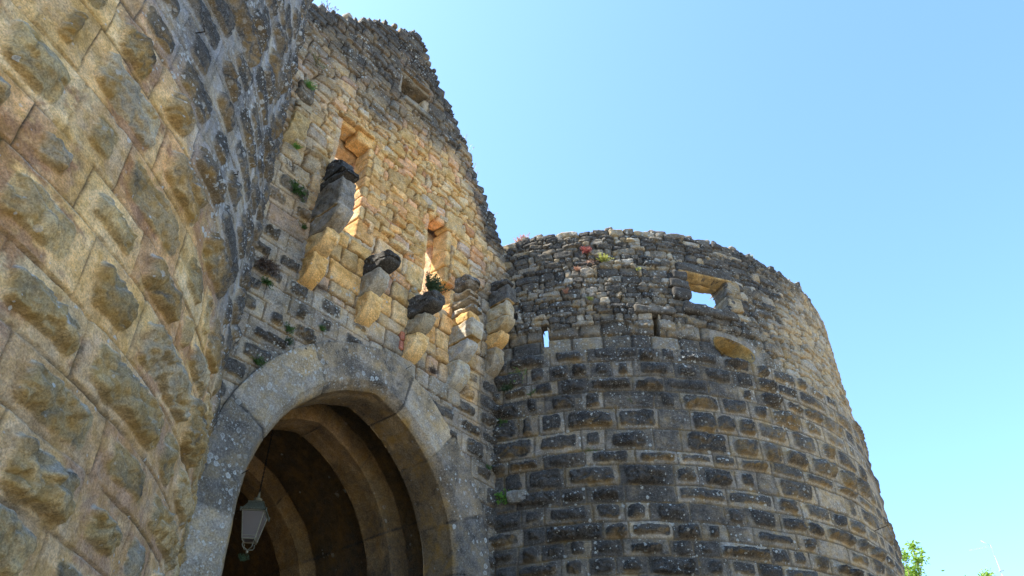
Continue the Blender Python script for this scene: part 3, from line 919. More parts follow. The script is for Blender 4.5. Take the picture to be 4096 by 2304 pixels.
# rear wall of the passage, with a lower doorway through it
sr, zr = np.meshgrid(np.linspace(-2.88, 2.88, 140), np.linspace(0, 8.6, 200))
mr_ = flush(sr, zr, np.arange(0, 9, .36), .4, .8, 131, .012, .016, .01)
kp = ~((np.abs(sr) < 1.3) & (zr < 2.6 - .5 * (np.abs(sr) / 1.3) ** 2))
keep = kp[:-1, :-1] & kp[1:, :-1] & kp[:-1, 1:] & kp[1:, 1:]
P = np.stack([sr, 7.3 - mr_['h'], zr], -1); NN = np.zeros_like(P); NN[..., 1] = -1
grid_mesh("rear_wall", P, NN, keep, .3, mix(palette(mr_['id'], [(.30, .17, .10), (.34, .20, .12), (.27, .16, .10)], 3), np.array([.2, .14, .09]), .5 * mr_['joint']), np.tile(np.array([.05, .3, .2]), sr.shape + (1,)), M_VAULT, gate)


# windows of the gate wall
def jamb(win, x, z0, z1, w, seed, right=True, y=.16, col=None, mask=(.15, .05, .45), dep_=.40):
    gg = GOLD[seed % len(GOLD)] if col is None else col
    cx = x + (w / 2 if right else -w / 2)

    def shp(p, h):
        return p
    stone("jamb_stone", cx - S0, y, (z0 + z1) / 2, w, dep_, z1 - z0 - .008, M_GATE, win, gg, mask, .035, .010, seed, shp)


def embrasure(win, w, seed):
    """smooth inner cheeks, head and sill behind the dressed front"""
    gg = (.58, .38, .24)
    for sx, nm in ((w[0] - .27 - S0, "reveal"), (w[1] + .15 - S0, "reveal")):
        dp = .26 if sx < (w[0] + w[1]) / 2 - S0 else 1.7
        stone(nm, sx, .37 + dp / 2, (w[2] + w[3]) / 2 + (.0 if dp < .5 else .25), .20, dp, w[3] - w[2] + (.1 if dp < .5 else .6), M_GATE, win, gg, (.08, .02, .3), .02, .006, seed)
    stone("inner_lintel", (w[0] + w[1]) / 2 - S0, .50, w[3] - .06, w[1] - w[0] + .8, .27, .2, M_GATE, win, (.5, .37, .22), (.1, .1, .4), .02, .008, seed + 1)
    stone("sill", (w[0] + w[1]) / 2 - S0, .30, w[2] - .10, w[1] - w[0] + .3, .62, .2, M_GATE, win, (.5, .38, .22), (.25, .2, .4), .03, .012, seed + 2)


w1 = empty("window", parent=gate)
zj = [10.3, 10.72, 11.02, 11.24, 11.50, 11.74, 11.98, 12.22, 12.45]
wj = [.38, .30, .62, .22, .26, .58, .44, .34]
for i in range(8):
    jamb(w1, W1[1], zj[i], zj[i + 1], wj[i], i + 2)
zj = [10.6, 11.1, 11.62, 12.05, 12.35, 12.62]
wj = [.34, .3, .32, .5, .3]
for i in range(5):
    jamb(w1, W1[0], zj[i], zj[i + 1], wj[i], i + 5, False, col=mix(GOLD[i], np.array((.40, .36, .29)), .5), mask=(.3, .2, .3))
stone("lintel", 5.62 - S0, .14, 12.58, .60, .36, .28, M_GATE, w1, GOLD[0], (.15, .15, .5), .05, .012, 11)
stone("lintel", 5.12 - S0, .20, 12.76, .44, .36, .30, M_GATE, w1, GOLD[1], (.25, .25, .5), .05, .012, 12)
stone("lintel", 5.92 - S0, .10, 12.66, .22, .3, .40, M_GATE, w1, GOLD[3], (.3, .2, .4), .05, .012, 13)
embrasure(w1, W1, 14)
w2 = empty("window", parent=gate)
zj = [10.05, 10.42, 10.66, 11.04, 11.42, 11.93]
wj = [.34, .24, .36, .24, .26]
for i in range(2, 5):
    jamb(w2, W2[1], zj[i], zj[i + 1], wj[i], i + 21)
stone("lintel", 7.28 - S0, .10, 12.16, .2, .34, .40, M_GATE, w2, GOLD[1], (.15, .15, .5), .07, .012, 31)
stone("lintel", 7.49 - S0, .10, 12.12, .23, .34, .36, M_GATE, w2, GOLD[4], (.12, .1, .5), .07, .012, 32)
stone("lintel", 7.88 - S0, .09, 12.08, .54, .36, .34, M_GATE, w2, GOLD[5], (.2, .3, .5), .06, .014, 33)
for i, (a, b_) in enumerate([(10.1, 10.6), (10.6, 11.0), (11.0, 11.55), (11.55, 11.98)]):
    jamb(w2, W2[0], a, b_, (.4, .24, .44, .3)[i], i + 33, False)
embrasure(w2, W2, 34)
w3 = empty("window", parent=gate)
stone("lintel", 6.50 - S0, .20, 15.30, .92, .42, .22, M_GATE, w3, (.30, .26, .19), (.4, .5, .5), .04, .012, 41)
stone("jamb_stone", 6.95 - S0, .20, 14.78, .30, .4, .50, M_GATE, w3, (.42, .33, .21), (.4, .3, .4), .04, .012, 42)
stone("jamb_stone", 6.07 - S0, .20, 14.9, .24, .4, .62, M_GATE, w3, (.33, .29, .23), (.4, .4, .3), .04, .012, 43)
stone("sill", 6.58 - S0, .06, 14.42, .78, .40, .13, M_GATE, w3, (.28, .25, .19), (.45, .5, .3), .03, .010, 44)
stone("reveal", 6.5 - S0, .40, 14.9, .9, .10, .9, M_GATE, w3, (.46, .34, .2), (.1, .1, .4), .02, .008, 45)


# corbels: three stones stepping out, each rounded under its nose
def nose(p, h, k=.86):
    """round the lower front edge (front is -y)"""
    q = p.copy()
    t = (p[:, 2] + h[2]) / (2 * h[2])                 # 0 bottom, 1 top
    f = np.where(t < k, np.sqrt(np.clip(1 - (1 - t / k) ** 2, 0, 1)), 1.0)
    front = (h[1] - p[:, 1]) / (2 * h[1])             # 1 at the nose
    q[:, 1] = h[1] - (h[1] - p[:, 1]) * (1 - (1 - f) * .86 * front ** .35)
    return q


def broken(p, h):
    q = p.copy()
    f = (h[1] - p[:, 1]) / (2 * h[1])
    q[:, 2] = p[:, 2] - (p[:, 2] + h[2]) / (2 * h[2]) * (f ** 2) * .12
    q[:, 2] += np.where(p[:, 2] < 0, f ** 3 * .08, 0)
    return q


def wedge(p, h):
    q = p.copy()
    t = (p[:, 2] + h[2]) / (2 * h[2])
    q[:, 1] = h[1] - (h[1] - p[:, 1]) * (1.0 - .42 * t ** 1.5) + .02 * np.sin(t * 9)
    q[:, 0] = p[:, 0] * (1 - .35 * t)
    return q


GK = (.36, .32, .26); BK = (.22, .20, .165)


def corbel(s, spec, wd=.27):
    """spec: list of (z0, z1, projection, colour, mask, kind)"""
    root = empty("corbel", (s + wd / 2 - S0, 0, spec[0][0]), parent=gate)
    for i, (z0, z1, pj, col, mask, kind) in enumerate(spec):
        shp = {'nose': nose, 'flat': None, 'broken': broken, 'wedge': wedge}[kind]
        w_ = wd * (1 + .06 * ((i * 37 + int(s * 10)) % 5 - 2) / 2)
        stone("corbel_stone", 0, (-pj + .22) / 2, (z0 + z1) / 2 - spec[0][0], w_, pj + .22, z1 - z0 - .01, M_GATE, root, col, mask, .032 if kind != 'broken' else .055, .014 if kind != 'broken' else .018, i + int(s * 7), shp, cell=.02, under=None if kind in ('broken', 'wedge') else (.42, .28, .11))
    return root


G0, G1, G2 = GOLD[0], GOLD[1], GOLD[3]
c1 = corbel(4.80, [(8.80, 9.28, .30, G0, (.1, .05, .5), 'nose'), (9.28, 9.66, .48, G1, (.1, .1, .5), 'nose'), (9.66, 10.02, .70, GK, (.4, .35, .4), 'nose'),
                   (10.02, 10.64, .64, GK, (.5, .5, .3), 'flat'), (10.64, 10.88, .72, BK, (.35, .9, .2), 'broken'), (10.86, 11.34, .60, BK, (.35, .92, .2), 'wedge')], .28)
c2 = corbel(5.90, [(8.72, 9.20, .29, G1, (.05, .02, .45), 'nose'), (9.20, 9.62, .42, (.42, .37, .28), (.6, .38, .6), 'nose'), (9.62, 10.0, .62, BK, (.4, .8, .1), 'broken')], .27)
c3 = corbel(6.94, [(8.60, 9.03, .28, G2, (.08, .02, .5), 'nose'), (9.03, 9.38, .42, (.40, .34, .23), (.55, .45, .6), 'nose'), (9.38, 9.84, .62, BK, (.5, .66, .25), 'broken')], .27)
c4 = corbel(7.97, [(8.56, 9.03, .26, (.44, .41, .34), (.5, .1, .4), 'nose'), (9.03, 9.40, .42, (.42, .39, .33), (.55, .2, .4), 'nose'), (9.40, 9.78, .52, (.44, .38, .28), (.5, .2, .5), 'flat'),
                   (9.78, 9.98, .44, G0, (.2, .1, .4), 'flat'), (9.98, 10.16, .50, (.46, .40, .30), (.4, .25, .4), 'broken'), (10.16, 10.36, .46, (.42, .36, .27), (.4, .35, .4), 'broken'), (10.36, 10.56, .40, (.44, .36, .25), (.3, .3, .4), 'broken'), (10.56, 10.92, .42, (.36, .32, .26), (.45, .5, .3), 'broken')], .29)
c5 = corbel(8.92, [(9.28, 9.80, .25, (.34, .29, .21), (.3, .35, .5), 'nose'), (9.80, 10.13, .38, G0, (.1, .1, .4), 'nose'), (10.13, 10.42, .52, (.44, .35, .21), (.3, .25, .5), 'nose'),
                   (10.42, 10.76, .48, (.44, .37, .25), (.3, .25, .4), 'flat'), (10.76, 11.12, .52, (.28, .26, .22), (.4, .6, .2), 'flat'), (11.12, 11.40, .48, (.26, .24, .21), (.4, .7, .2), 'broken')], .25)
for bz in (8.98, 8.80):
    stone("brick", 6.865 - S0, .01, bz, .085, .12, .16, M_GATE, gate, (.42, .17, .11), (.1, .1, .1), .015, .006, 6)
c6 = corbel(3.98, [(11.16, 11.78, .22, (.42, .31, .15), (.15, .15, .6), 'nose'), (11.78, 12.2, .20, (.42, .34, .22), (.3, .35, .3), 'broken'), (12.2, 12.75, .16, (.34, .29, .22), (.3, .55, .2), 'broken')], .30)

# ------------------------------------------------------------------ iron hooks in the masonry
M_IRON = simple_mat("rusty_iron", (.035, .028, .024), .8, .3, 60, .4)


def tube(pts, rad, n=6):
    """round bar along points; returns verts, faces"""
    pts = [Vector(p) for p in pts]; V = []; F = []
    rads = rad if isinstance(rad, (list, tuple)) else [rad] * len(pts)
    up = Vector((.3, .2, .93)).normalized()
    for i, p in enumerate(pts):
        d = (pts[min(i + 1, len(pts) - 1)] - pts[max(i - 1, 0)]).normalized()
        a = d.cross(up); a = a.normalized() if a.length > 1e-4 else d.orthogonal().normalized()
        b = d.cross(a)
        for k in range(n):
            t = 2 * PI * k / n
            V.append(p + (a * math.cos(t) + b * math.sin(t)) * rads[i])
    for i in range(len(pts) - 1):
        for k in range(n):
            F.append((i * n + k, i * n + (k + 1) % n, (i + 1) * n + (k + 1) % n, (i + 1) * n + k))
    F.append(tuple(range(n))[::-1]); F.append(tuple((len(pts) - 1) * n + k for k in range(n)))
    return [tuple(v) for v in V], F


class MB:
    def __init__(s): s.V = []; s.F = []

    def add(s, VF):
        n = len(s.V); s.V += list(VF[0]); s.F += [tuple(i + n for i in f) for f in VF[1]]
        return s

    def build(s, name, mat, parent=None, smooth=True, loc=None):
        return new_obj(name, np.array(s.V), s.F, mat, parent, smooth=smooth, loc=loc)


def hook(s, z, label, ln=.10):
    p = Vector(gate_to_world(s, .03, z)); n3 = Vector((NV[0], NV[1], 0)); d3 = Vector((DV[0], DV[1], 0))
    o = MB().add(tube([-n3 * .06, n3 * ln * .6 + Vector((0, 0, .01)), n3 * ln + d3 * .02 + Vector((0, 0, .03))], .0055)).build("iron_hook", M_IRON, loc=p)
    return tag(o, label, "hook", "iron hooks in the masonry")


hook(7.01, 8.42, "short iron spike by the open joint at the crown of the arch")
hook(4.62, 5.75, "short iron spike low on the left side of the arch")


def tower_hook(C, bearing, z, pts, label):
    a = math.radians(bearing)
    p = Vector((C[0] + math.cos(a) * (RAD + .05), C[1] + math.sin(a) * (RAD + .05), z))
    o = MB().add(tube(pts, .006)).build("iron_hook", M_IRON, loc=p)
    o.rotation_euler = (0, 0, a)
    return tag(o, label, "hook", "iron hooks in the masonry")


tower_hook(LT_C, -8.4, 7.62, [(-.05, 0, 0), (.05, 0, .003), (.06, -.04, .0)], "small bent iron spike in the grey upper left of the left tower")
tower_hook(LT_C, 3.5, 7.15, [(-.05, 0, 0), (.05, 0, .003), (.06, -.04, .01)], "small bent iron spike in grey courses near the left tower's right edge")
tower_hook(RT_C, -90 + 47, 7.05, [(-.05, 0, -.02), (.16, .03, .03), (.28, .05, .05)], "thin iron rod sticking out of the right tower's bossed flank")

# ------------------------------------------------------------------ lantern on its chain
M_LAMP = simple_mat("weathered_green_grey_paint", (.17, .20, .17), .55, .2, 45, .45)
M_LAMPD = simple_mat("pale_lamp_edge", (.30, .30, .23), .6, .1, 60, .4)
M_CHAIN = simple_mat("dark_chain", (.02, .02, .02), .6, .6)
mg_, ntg, bsg = nodes_of("frosted_lamp_glass")
bsg.inputs["Base Color"].default_value = (.44, .41, .41, 1); bsg.inputs["Roughness"].default_value = .12
bsg.inputs["Transmission Weight"].default_value = .55
mi_, nti, bsi = nodes_of("white_lamp_holder")
bsi.inputs["Base Color"].default_value = (.55, .53, .50, 1); bsi.inputs["Roughness"].default_value = .4
LX, LY = 0.02, 2.70            # in the gatehouse frame
lw = gate_to_world(S0 + LX, -LY, 0)
LZ = 6.20                       # underside of the glass body
lan = empty("hanging_lantern", (lw[0], lw[1], LZ), math.radians(7))
lan.scale = (.82, .82, .82)
tag(lan, "old square metal lantern with frosted panes hanging on a chain inside the arch", "lantern")


def frustum(z0, w0, z1, w1, cap=True):
    V = []
    for z, w in ((z0, w0), (z1, w1)):
        V += [(-w, -w, z), (w, -w, z), (w, w, z), (-w, w, z)]
    F = [(0, 1, 5, 4), (1, 2, 6, 5), (2, 3, 7, 6), (3, 0, 4, 7)]
    if cap: F += [(3, 2, 1, 0), (4, 5, 6, 7)]
    return V, F


def ringbar(z, w, r):
    b = MB()
    c_ = [(-w, -w), (w, -w), (w, w), (-w, w)]
    for i in range(4):
        a, d = c_[i], c_[(i + 1) % 4]
        b.add(tube([(a[0], a[1], z), (d[0], d[1], z)], r, 4))
    return b


B0, B1, HB = .118, .205, .50
roof = MB().add(frustum(HB + .03, .235, HB + .06, .235)).add(frustum(HB + .06, .215, HB + .205, .135)).add(frustum(HB + .205, .150, HB + .225, .150)).add(frustum(HB + .225, .120, HB + .275, .05))
ro = roof.build("lamp_roof", M_LAMP, lan, smooth=False)
fin = MB()
prof_ = [(.05, .27), (.075, .30), (.085, .32), (.06, .335), (.03, .35), (.028, .40), (.018, .42), (.016, .47), (.004, .475)]
V = []; F = []
for i, (r, z) in enumerate(prof_):
    for k in range(14): V.append((r * math.cos(2 * PI * k / 14), r * math.sin(2 * PI * k / 14), HB + z))
for i in range(len(prof_) - 1):
    for k in range(14): F.append((i * 14 + k, i * 14 + (k + 1) % 14, (i + 1) * 14 + (k + 1) % 14, (i + 1) * 14 + k))
fin.add((V, F)).build("finial", M_LAMPD, lan)
fr = MB()
for sx, sy in ((-1, -1), (1, -1), (1, 1), (-1, 1)):
    fr.add(tube([(sx * B0, sy * B0, 0), (sx * B1, sy * B1, HB + .03)], .012, 4))
for z, w in ((0, B0), (HB + .02, B1)):
    fr.add((ringbar(z, w, .013).V, ringbar(z, w, .013).F))
fr.add(ringbar(.055, B0 + .012, .008).__dict__ and (ringbar(.055, B0 + .010, .008).V, ringbar(.055, B0 + .010, .008).F))
fr.build("frame", M_LAMPD, lan, smooth=False)
for i in range(4):
    a = i * PI / 2
    V = [(-B0, -B0 + .004, 0), (B0, -B0 + .004, 0), (B1, -B1 + .004, HB), (-B1, -B1 + .004, HB), (-B0, -B0 + .012, 0), (B0, -B0 + .012, 0), (B1, -B1 + .012, HB), (-B1, -B1 + .012, HB)]
    V = [(x * math.cos(a) - y * math.sin(a), x * math.sin(a) + y * math.cos(a), z) for x, y, z in V]
    new_obj("glass_pane", V, [(0, 1, 2, 3), (7, 6, 5, 4), (0, 4, 5, 1), (1, 5, 6, 2), (2, 6, 7, 3), (3, 7, 4, 0)], mg_, lan, smooth=False)
for sx, sy in ((-1, -1), (1, -1), (1, 1), (-1, 1)):
    MB().add(frustum(HB - .02, .012, HB + .06, .016)).build("corner_ornament", M_LAMP, lan, loc=(sx * .235, sy * .235, .0))
MB().add(frustum(HB - .13, .065, HB - .0, .075)).build("lamp_holder", mi_, lan, smooth=False)
bt = MB()
for i in range(2):
    a = i * PI / 2 + PI / 4
    for sg in (-1, 1):
        pts = [(sg * q * math.cos(a), sg * q * math.sin(a), z) for q, z in ((.165, .01), (.16, -.03), (.125, -.05), (.135, -.11), (.11, -.15), (.06, -.165), (.02, -.175), (0, -.19))]
        bt.add(tube(pts, .009, 5))
bt.build("scroll_bracket", M_LAMPD, lan)
V = []; F = []
for i in range(7):
    t = PI * i / 6
    for k in range(10): V.append((.028 * math.sin(t) * math.cos(2 * PI * k / 10), .028 * math.sin(t) * math.sin(2 * PI * k / 10), -.215 + .028 * math.cos(t)))
for i in range(6):
    for k in range(10): F.append((i * 10 + k, i * 10 + (k + 1) % 10, (i + 1) * 10 + (k + 1) % 10, (i + 1) * 10 + k))
new_obj("drop_knob", V, F, M_LAMPD, lan)
ch = MB(); zc = HB + .46; k = 0
while LZ + zc * .82 < 8.22:
    pts = []
    for i in range(9):
        t = 2 * PI * i / 8
        x = .012 * math.cos(t); z = .030 * math.sin(t)
        pts.append((x, 0, zc + z) if k % 2 else (0, x, zc + z))
    ch.add(tube(pts, .0085, 4)); zc += .046; k += 1
ch.build("chain", M_CHAIN, lan)

# ------------------------------------------------------------------ weeds growing out of the masonry
M_GREEN = leaf_mat("weed_green", (.055, .12, .025), (.09, .17, .04))
M_DKGREEN = leaf_mat("rosemary_green", (.035, .07, .028), (.06, .10, .045))
M_BRIGHT = leaf_mat("fresh_fern_green", (.10, .26, .03), (.16, .32, .05))
M_DRY = leaf_mat("dry_stalks", (.10, .075, .065), (.16, .12, .09), .2)
M_RED = leaf_mat("red_stonecrop", (.30, .07, .065), (.36, .13, .11))
M_PINK = leaf_mat("pink_stonecrop", (.50, .25, .18), (.55, .36, .24))
M_YEL = leaf_mat("yellow_green_leaves", (.32, .36, .07), (.42, .42, .12))
M_STRAW = leaf_mat("grey_straw", (.30, .28, .24), (.42, .38, .30), .3)


def weed(name, loc, nrm, label, mat, n, size, kind, seed, cat="weed", grp="weeds rooted in the masonry", up=.6):
    """kind: 'leaf' many small leaves on stems, 'blade' grass-like stalks"""
    rs = random.Random(seed); V = []; F = []
    nrm = Vector(nrm).normalized(); upv = Vector((0, 0, 1))
    side = nrm.cross(upv)
    side = side.normalized() if side.length > .05 else Vector((1, 0, 0))

    def leaf(p, d, l, w):
        a = d.cross(Vector((rs.uniform(-1, 1), rs.uniform(-1, 1), rs.uniform(-1, 1))))
        a = a.normalized() * w / 2
        b_ = d.cross(a).normalized() * w * .18
        i = len(V)
        V.extend([p, p + d * l * .5 + a + b_, p + d * l, p + d * l * .5 - a + b_])
        F.append((i, i + 1, i + 2, i + 3))
    for k in range(n):
        d = (nrm * rs.uniform(.25, 1.0) + side * rs.uniform(-.9, .9) + upv * rs.uniform(up - .7, up + .5)).normalized()
        root = side * rs.uniform(-.25, .25) * size + upv * rs.uniform(-.15, .15) * size - nrm * .03
        L = size * rs.uniform(.45, 1.0)
        if kind == 'blade':
            q = root; dd = d.copy()
            for j in range(4):
                nd = (dd + Vector((0, 0, -.12 if up < .9 else .03)) + Vector((rs.uniform(-.1, .1), rs.uniform(-.1, .1), 0))).normalized()
                leaf(q, nd, L / 3.4, size * .018 + .003)
                q = q + nd * L / 4; dd = nd
            if rs.random() < .5:
                for j in range(4):
                    leaf(q, (dd + Vector((rs.uniform(-1, 1), rs.uniform(-1, 1), rs.uniform(-.6, 1)))).normalized(), size * .07, size * .03)
        else:
            q = root
            for j in range(5):
                q = root + d * L * (j + 1) / 5
                leaf(q - d * L / 5, d, L / 4.5, .006)
                for m_ in range(5):
                    ld = (d + Vector((rs.uniform(-1, 1), rs.uniform(-1, 1), rs.uniform(-1, 1))) * 1.1).normalized()
                    leaf(q + Vector((rs.uniform(-1, 1), rs.uniform(-1, 1), rs.uniform(-1, 1))) * .012, ld, size * rs.uniform(.10, .2), size * rs.uniform(.05, .09))
    o = new_obj(name, np.array([tuple(v) for v in V]), F, mat, smooth=False, loc=tuple(loc))
    o["kind"] = "thing"
    return tag(o, label, cat, grp)


GN = (NV[0], NV[1], 0)


def gw(s, z, *a, o=.03, **k):
    return weed("weed", gate_to_world(s, o, z), GN, *a, **k)


def tw(th, z, *a, out=.06, nm="weed", **k):
    a_ = RDIR + math.radians(th)
    return weed(nm, (RT_C[0] + math.cos(a_) * (RAD + out), RT_C[1] + math.sin(a_) * (RAD + out), z), (math.cos(a_), math.sin(a_), 0), *a, **k)
DRYG = "dry tufts on the gate wall"; GRNG = "green weeds on the gate wall"
gw(4.24, 8.77, "large brown dried clump low on the gate wall beside the left tower", M_DRY, 60, .22, 'leaf', 1, up=-.3, grp=DRYG)
gw(4.33, 8.52, "green weed hanging under the large brown dried clump", M_GREEN, 26, .15, 'leaf', 2, up=-.2, grp=GRNG)
gw(5.18, 8.95, "dark dry tuft right under the tallest corbel", M_DRY, 46, .17, 'blade', 3, up=-.1, grp=DRYG)
gw(5.06, 8.40, "small grey dry tuft on a boss between the tallest corbel and the arch", M_DRY, 26, .10, 'blade', 4, grp=DRYG)
gw(4.66, 8.03, "dry tuft beside the trailing green weed above the arch's left shoulder", M_DRY, 26, .11, 'blade', 5, grp=DRYG)
gw(4.82, 8.01, "trailing green weed in the joint above the arch's left shoulder", M_GREEN, 26, .13, 'leaf', 6, up=-.5, grp=GRNG)
gw(5.34, 8.26, "round green weed nearest the crown of the arch", M_GREEN, 24, .09, 'leaf', 7, grp=GRNG)
gw(5.13, 8.08, "dark green weed on the arch's upper rim left of the round green weed", M_DKGREEN, 22, .09, 'leaf', 8, grp=GRNG)
gw(4.85, 7.76, "green and brown weed halfway down the arch's left rim", M_DKGREEN, 24, .11, 'leaf', 9, grp=GRNG)
gw(4.47, 7.27, "lowest green weed at the outer rim of the arch beside the left tower", M_GREEN, 26, .12, 'leaf', 10, up=-.1, grp=GRNG)
gw(4.62, 7.43, "dry tuft just above the lowest weed at the arch's left rim", M_DRY, 26, .11, 'blade', 11, up=-.1, grp=DRYG)
gw(7.60, 8.66, "brown dry weed on the arch's right shoulder under the middle corbels", M_DRY, 30, .12, 'leaf', 12, grp=DRYG)
weed("rosemary_bush", gate_to_world(7.06, .42, 9.84), (NV[0] * .6, NV[1] * .6, .8), "bushy dark green shrub growing on top of the third corbel", M_DKGREEN, 46, .30, 'leaf', 13, "shrub", "shrubs on the gate wall", up=.55)
weed("rosemary_bush", gate_to_world(7.16, .20, 9.90), (NV[0] * .6, NV[1] * .6, .8), "feathery lighter green shrub behind the dark bush on the third corbel", M_GREEN, 26, .34, 'blade', 14, "shrub", "shrubs on the gate wall", up=.9)
gw(4.69, 9.80, "small green weed against the shaded side of the tallest corbel", M_GREEN, 18, .10, 'leaf', 15, grp=GRNG)
gw(4.22, 13.38, "pale green feathery weed high on the gate wall beside the left tower", M_GREEN, 40, .28, 'blade', 16, up=.2, grp=GRNG)
gw(4.12, 12.5, "bright green weed on the dark stub above the leftmost corbel", M_BRIGHT, 22, .14, 'leaf', 17, o=.2, grp=GRNG)
gw(4.22, 11.14, "green weed tucked under the rounded nose of the leftmost corbel", M_BRIGHT, 22, .11, 'leaf', 18, o=.1, grp=GRNG)
gw(4.44, 10.42, "green creeping weed left of the black capped corbel", M_GREEN, 34, .19, 'leaf', 19, up=-.2, grp=GRNG)
gw(4.24, 10.75, "brown dry weed above the creeping weed beside the left tower", M_DRY, 34, .2, 'blade', 20, grp=DRYG)
gw(9.02, 7.46, "green weed in the bossed strip right of the arch", M_GREEN, 20, .10, 'leaf', 21, grp=GRNG)
gw(4.86, 4.80, "dark little weed in the joint at the foot of the arch's left side", M_DKGREEN, 20, .09, 'leaf', 22, grp=GRNG)
UPZ = (NV[0] * .2, NV[1] * .2, 1.0)
weed("dry_grass", gate_to_world(4.2, -.1, 15.02), UPZ, "dark twiggy weed on the wall top at the upper edge of the photo", M_DRY, 40, .55, 'blade', 23, "dry grass", "dry stalks on the wall top", up=1.2)
weed("dry_grass", gate_to_world(8.12, -.1, 14.60), UPZ, "highest spray of thin dry stalks on the sloping wall head", M_STRAW, 26, .55, 'blade', 24, "dry grass", "dry stalks on the wall top", up=1.2)
weed("dry_grass", gate_to_world(8.44, -.1, 14.06), UPZ, "middle spray of thin dry stalks on the sloping wall head", M_STRAW, 22, .42, 'blade', 25, "dry grass", "dry stalks on the wall top", up=1.2)
weed("dry_grass", gate_to_world(9.00, -.1, 13.15), UPZ, "lowest spray of dry stalks with pale flower heads above the tower junction", M_STRAW, 24, .52, 'blade', 26, "dry grass", "dry stalks on the wall top", up=1.1)
SG = "stonecrop and weeds on the right tower"
tw(-19.0, 12.72, "pink stonecrop cushion on the tower rim next to the gate wall", M_PINK, 50, .22, 'leaf', 31, out=-.15, nm="stonecrop", grp=SG, cat="stonecrop", up=.5)
tw(-6.0, 12.09, "red stonecrop plant below the rim of the right tower", M_RED, 34, .15, 'leaf', 32, nm="stonecrop", grp=SG, cat="stonecrop", up=.1)
tw(-5.4, 11.84, "withered pinkish stalks hanging under the red stonecrop", M_PINK, 22, .20, 'blade', 33, nm="stonecrop", grp=SG, cat="stonecrop", up=-.5)
tw(-2.8, 11.80, "yellow green leafy plant right of the red stonecrop", M_YEL, 30, .19, 'leaf', 34, grp=SG)
tw(-10.3, 11.08, "pink stonecrop patch halfway down the left of the rubble tower wall", M_PINK, 26, .10, 'leaf', 35, nm="stonecrop", grp=SG, cat="stonecrop")
tw(-6.0, 10.85, "pale yellow stonecrop above the narrow open slit's right", M_YEL, 20, .09, 'leaf', 36, nm="stonecrop", grp=SG, cat="stonecrop")
tw(-7.9, 11.62, "orange stonecrop patch left below the red stonecrop", M_PINK, 22, .09, 'leaf', 37, nm="stonecrop", grp=SG, cat="stonecrop")
tw(3.7, 11.58, "small yellow green sprig midway between the leafy plant and the tower window", M_YEL, 14, .08, 'leaf', 38, grp=SG)
tw(-19.2, 9.34, "largest green weed in the corner between tower and gate wall", M_BRIGHT, 40, .26, 'blade', 39, grp=SG, up=.2)
tw(-16.9, 8.88, "green weed in the upper boss rows below the largest corner weed", M_GREEN, 24, .13, 'leaf', 40, grp=SG)
tw(-21.6, 9.05, "dark green weed deep in the corner left of the tower's boss rows", M_DKGREEN, 34, .2, 'leaf', 41, grp=SG)
tw(-21.7, 7.02, "bright green fern beside a white stone in the tower corner", M_BRIGHT, 44, .22, 'leaf', 42, nm="fern", grp=SG, cat="fern", up=.0)
tw(8.5, 8.58, "small dark weed among the tower's upper boss rows below the gun port", M_DKGREEN, 22, .11, 'blade', 43, grp=SG)
tw(-.6, 8.58, "small green weed in the upper boss rows at the tower's middle", M_GREEN, 20, .10, 'leaf', 44, grp=SG)
tw(-7.9, 7.66, "green weed in a joint halfway down the tower's bosses", M_GREEN, 24, .12, 'leaf', 45, grp=SG)
tw(32.0, 12.80, "yellowish sprig on the tower rim right of the window", M_YEL, 14, .10, 'leaf', 46, out=-.1, grp=SG, up=.8)
tw(-22.4, 8.4, "drooping green weed in the tower corner above the bright fern", M_GREEN, 30, .18, 'leaf', 48, grp=SG, up=-.2)
tw(-23.5, 7.75, "dry brown weed in the tower corner between two green weeds", M_DRY, 36, .2, 'blade', 49, grp=SG, up=-.1)
tw(-24.2, 6.5, "lowest green weed in the tower corner beneath the bright fern", M_GREEN, 22, .12, 'leaf', 50, grp=SG)
tw(32.7, 8.95, "small dark weed on the tower's brown right flank", M_DKGREEN, 18, .10, 'leaf', 47, grp=SG)

# ------------------------------------------------------------------ tree and antennas beyond the right tower
M_LEAF = leaf_mat("sunlit_tree_leaves", (.16, .32, .03), (.30, .42, .07), .5)
M_BARK = simple_mat("grey_brown_bark", (.16, .12, .09), .9, 0, 20, .4)


def pix_dir(px, py):
    x, y = px - 2048, 1152 - py
    c_, s_ = math.cos(PITCH), math.sin(PITCH)
    return Vector((x, FPX * c_ - y * s_, FPX * s_ + y * c_))


